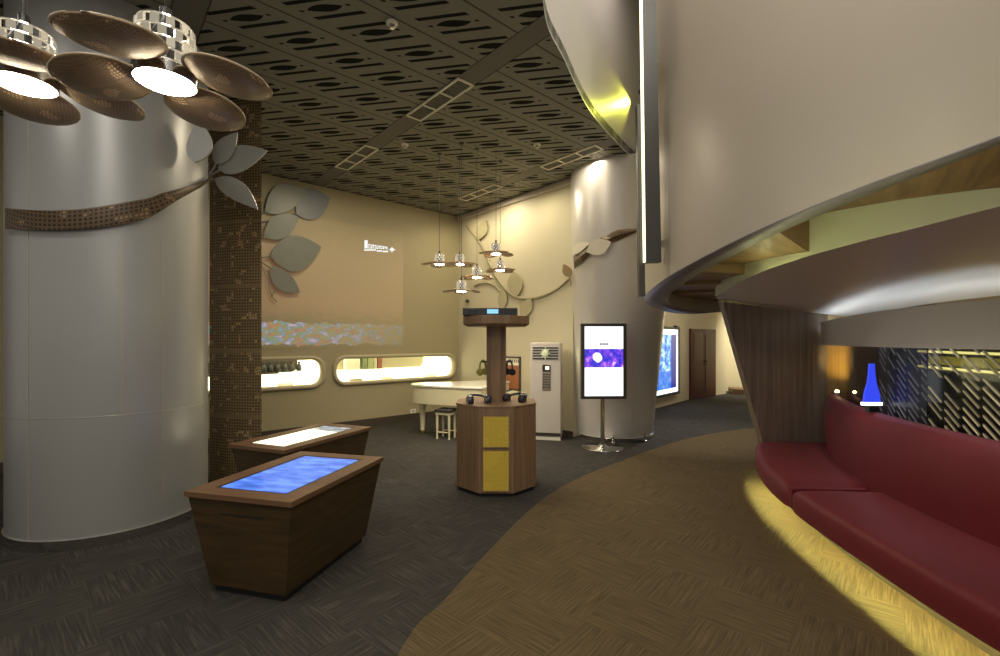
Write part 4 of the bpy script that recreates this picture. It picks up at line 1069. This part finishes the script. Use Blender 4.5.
specs_g = [('gold_panel', M['walnut_red'], 'narrow gold lit wood panel between partition and dark glass', 'panel'), ('glass_panel', M['glass_a'], 'plain dark smoked glass panel behind the far end of the sofa', 'glass panel'),
           ('glass_panel', M['glass_b'], 'smoked glass panel with dim diagonal strokes behind the sofa back', 'glass panel'), ('glass_panel', M['glass_c'], 'smoked glass panel with diagonal strokes coloured as if brightly lit at the right edge', 'glass panel'), ('glass_panel', M['glass_c'], 'smoked glass panel with strokes coloured as if lit beyond the right photo edge', 'glass panel')]
M['gold_lit_wood'] = wood('gold lit veneer', (.26, .15, .04), (.42, .26, .08), (40, 40, .6))  # gold tone of the lamplight put into the wood colour
for (nm, m, lab, cat), i0, i1 in zip(specs_g, cuts, cuts[1:]):
    pts = GL[i0:i1 + 1]
    if len(pts) < 2: continue
    if nm == 'gold_panel': m = M['gold_lit_wood']
    o = obj(nm, MB().sheet([[Vector((p[0], p[1], 1.04)), Vector((p[0], p[1], 1.74))] for p in pts]), m, solid=.012)
    tag(o, lab, cat, 'glass panels' if cat == 'glass panel' else None)
# glowing boards added behind the glass in place of its yellow reflection
GB = offset([(p[0], p[1]) for p in BKs], .75)
struct('wall_bar', MB().sheet([[Vector((p[0], p[1], 0)), Vector((p[0], p[1], 2.0))] for p in GB]), M['base_dark'], 'dark wall behind the patterned glass', solid=.02)
i0 = gpx(864)
GS = offset([(p[0], p[1]) for p in BKs], .55)[i0:]
bs_ = thing('reflection_boards', 'yellow glowing boards added behind the patterned glass in place of a reflection', 'shelf', (GS[len(GS) // 2][0], GS[len(GS) // 2][1], 1.35))
for z in (1.47, 1.615):
    sh_ = GS; obj('reflection_board', MB().prism(sh_ + offset(sh_, .16)[::-1], z, z + .02), M['walnut'], bs_)
    obj('reflection_strip', MB().tube([(p[0], p[1], z + .035) for p in offset(sh_, .06)], .012, 6), glow('amber reflection glow', (1, .78, .18), 3), bs_)
ab_ = offset(GS, .13)
obj('back_panel', MB().sheet([[Vector((p[0], p[1], 1.53)), Vector((p[0], p[1], 1.61))] for p in ab_]), glow('amber reflection panel', (.85, .66, .08), .55, (.3, .22, .05)), bs_, solid=.01)
zc = glow('blue reflection glow', (.03, .06, .8), .9, (.02, .02, .05))
i1 = gpx(880)
pd_ = GL[i1 - 1]; pq = at(872, 368, pd_[1] * .955)
blp = thing('blue_reflection', 'small blue glowing piece added in place of a screen reflection in the glass', 'display', (pq.x - .02, pq.y - .02, 1.095))  # added glowing piece, stands in for a blue reflection in the glass
c = blp.location
obj('screen', MB().loft([[Vector((c.x + x, c.y + y, z)) for x, y in ((-w_, -.008), (w_, -.008), (w_, .008), (-w_, .008))] for z, w_ in ((1.185, .080), (1.28, .066), (1.36, .040), (1.46, .028), (1.54, .024))]), zc, blp)
obj('light_bar', MB().box((c.x, c.y, 1.17), (.18, .03, .03)), glow('white blue bar', (.85, .9, 1), 1.6), blp)
obj('foot', MB().box((c.x, c.y, 1.125), (.08, .05, .06)), M['black'], blp)
ul = Vector((4.03, 5.50, 1.135))
u_ = thing('uplight', 'tiny bright uplight on the sofa back beside the partition', 'uplight', ul)
obj('body', MB().lathe([(0, -.04), (.025, -.04), (.025, 0), (.02, .004), (0, .004)], n=14, o=ul), M['steel'], u_, smooth=40)
obj('lens', MB().sphere(ul + Vector((0, -.0, .01)), .02, 8), M['led_warm'], u_, smooth=60)

# ------------------------------------------------------------------ lights
def area(name, loc, size, power, col, aim=None, sy=None, spread=None):
    l = bpy.data.lights.new(name, 'AREA'); l.energy = power; l.color = col; l.size = size
    if sy: l.shape = 'RECTANGLE'; l.size_y = sy
    if spread: l.spread = spread
    o = bpy.data.objects.new(name, l); COL.objects.link(o); o.location = loc
    dv = (Vector(aim) - Vector(loc)) if aim else Vector((0, 0, -1)); o.rotation_euler = dv.to_track_quat('-Z', 'Y').to_euler(); return o
def spot(name, loc, aim, power, col, ang=60, blend=.6, r=.04):
    l = bpy.data.lights.new(name, 'SPOT'); l.energy = power; l.color = col; l.spot_size = math.radians(ang); l.spot_blend = blend; l.shadow_soft_size = r
    o = bpy.data.objects.new(name, l); COL.objects.link(o); o.location = loc; o.rotation_euler = (Vector(aim) - Vector(loc)).to_track_quat('-Z', 'Y').to_euler(); return o
WARM = (1, .86, .62); NEUT = (1, .93, .82)
for c, e_ in zip(GR, (32, 26, 14, 22)): area('grille_lamp', (c.x, c.y, CEIL - .04), 1.0, e_, WARM, sy=.2)
for x, y, p in ((-1.5, .6, 26), (-4.2, 1.8, 18), (.6, -.6, 26), (-1.0, -2.2, 26), (-2.6, 2.4, 12)): area('ceiling_fill', (x, y, CEIL - .05), .6, p, NEUT)  # unseen fill lights added under the ceiling to brighten the room
for t in PEND:
    p = t.location; n_ = p.y < 3
    spot('pendant_lamp', (p.x, p.y, p.z - .03), (p.x, p.y, 0), 26 if n_ else 40, WARM, 140, .8, .08)
spot('passage_lamp', (3.5, 8.6, 3.5), (3.7, 8.7, 0), 220, NEUT, 70, .8)
# wall washers along the cornice of the back wall and the corridor lamps
for v in (.8, 1.9, 2.9): q = WR(v, CEIL - .25, .30); area('wall_washer', WR(v, CEIL - .25, .55), .5, 4.5, (1, .88, .55), WR(v, 1.6, 0))
area('corridor_lamp', (6.0, 11.5, 3.5), 1.2, 26, WARM); area('corridor_lamp', (4.2, 9.6, 3.5), .8, 18, NEUT); area('niche_lamp', (8.8, 14.0, 3.4), .8, 75, (1, .92, .68), (9, 15.6, 1.2), spread=2.0)
area('void_fill', (2.2, 2.2, 7.4), 2.0, 130, NEUT, (2.4, 4.6, 3)); area('void_fill', (2.0, 5.6, 7.4), 1.0, 40, NEUT)  # unseen fill lights added above the void for balustrade and upper wall
q = at(637, 99, 7.36); spot('edge_lamp', q, at(602, 106, 6.42), 60, (.95, .95, .10), 75, .9, .03)
spot('partition_lamp', (4.06, 5.52, 1.19), (4.60, 6.12, 1.62), 20, (1, .72, .2), 54, 1, .02)
spot('sofa_lamp', (3.05, 4.3, 1.67), (3.32, 4.25, .7), 5, (1, .85, .85), 95, 1)
spot('sofa_lamp', (2.85, 3.2, 1.67), (3.15, 3.2, .7), 4, (1, .85, .8), 95, 1)
W = bpy.data.worlds.new('world'); S.world = W; W.use_nodes = True
W.node_tree.nodes['Background'].inputs[0].default_value = (1, .92, .8, 1); W.node_tree.nodes['Background'].inputs[1].default_value = .28

# ------------------------------------------------------------------ camera and view
cd = bpy.data.cameras.new('camera'); cam = bpy.data.objects.new('camera', cd); COL.objects.link(cam)
cam.location = (0, 0, H); cam.rotation_euler = (PI / 2, 0, 0); cd.sensor_width = 36; cd.lens = 36 * F / 1000; cd.shift_y = (YH - 328) / 1000; cd.clip_start = .05
S.camera = cam
S.view_settings.view_transform = 'Standard'; S.view_settings.look = 'None'; S.view_settings.gamma = 1; S.view_settings.exposure = .32
S.view_settings.use_curve_mapping = False
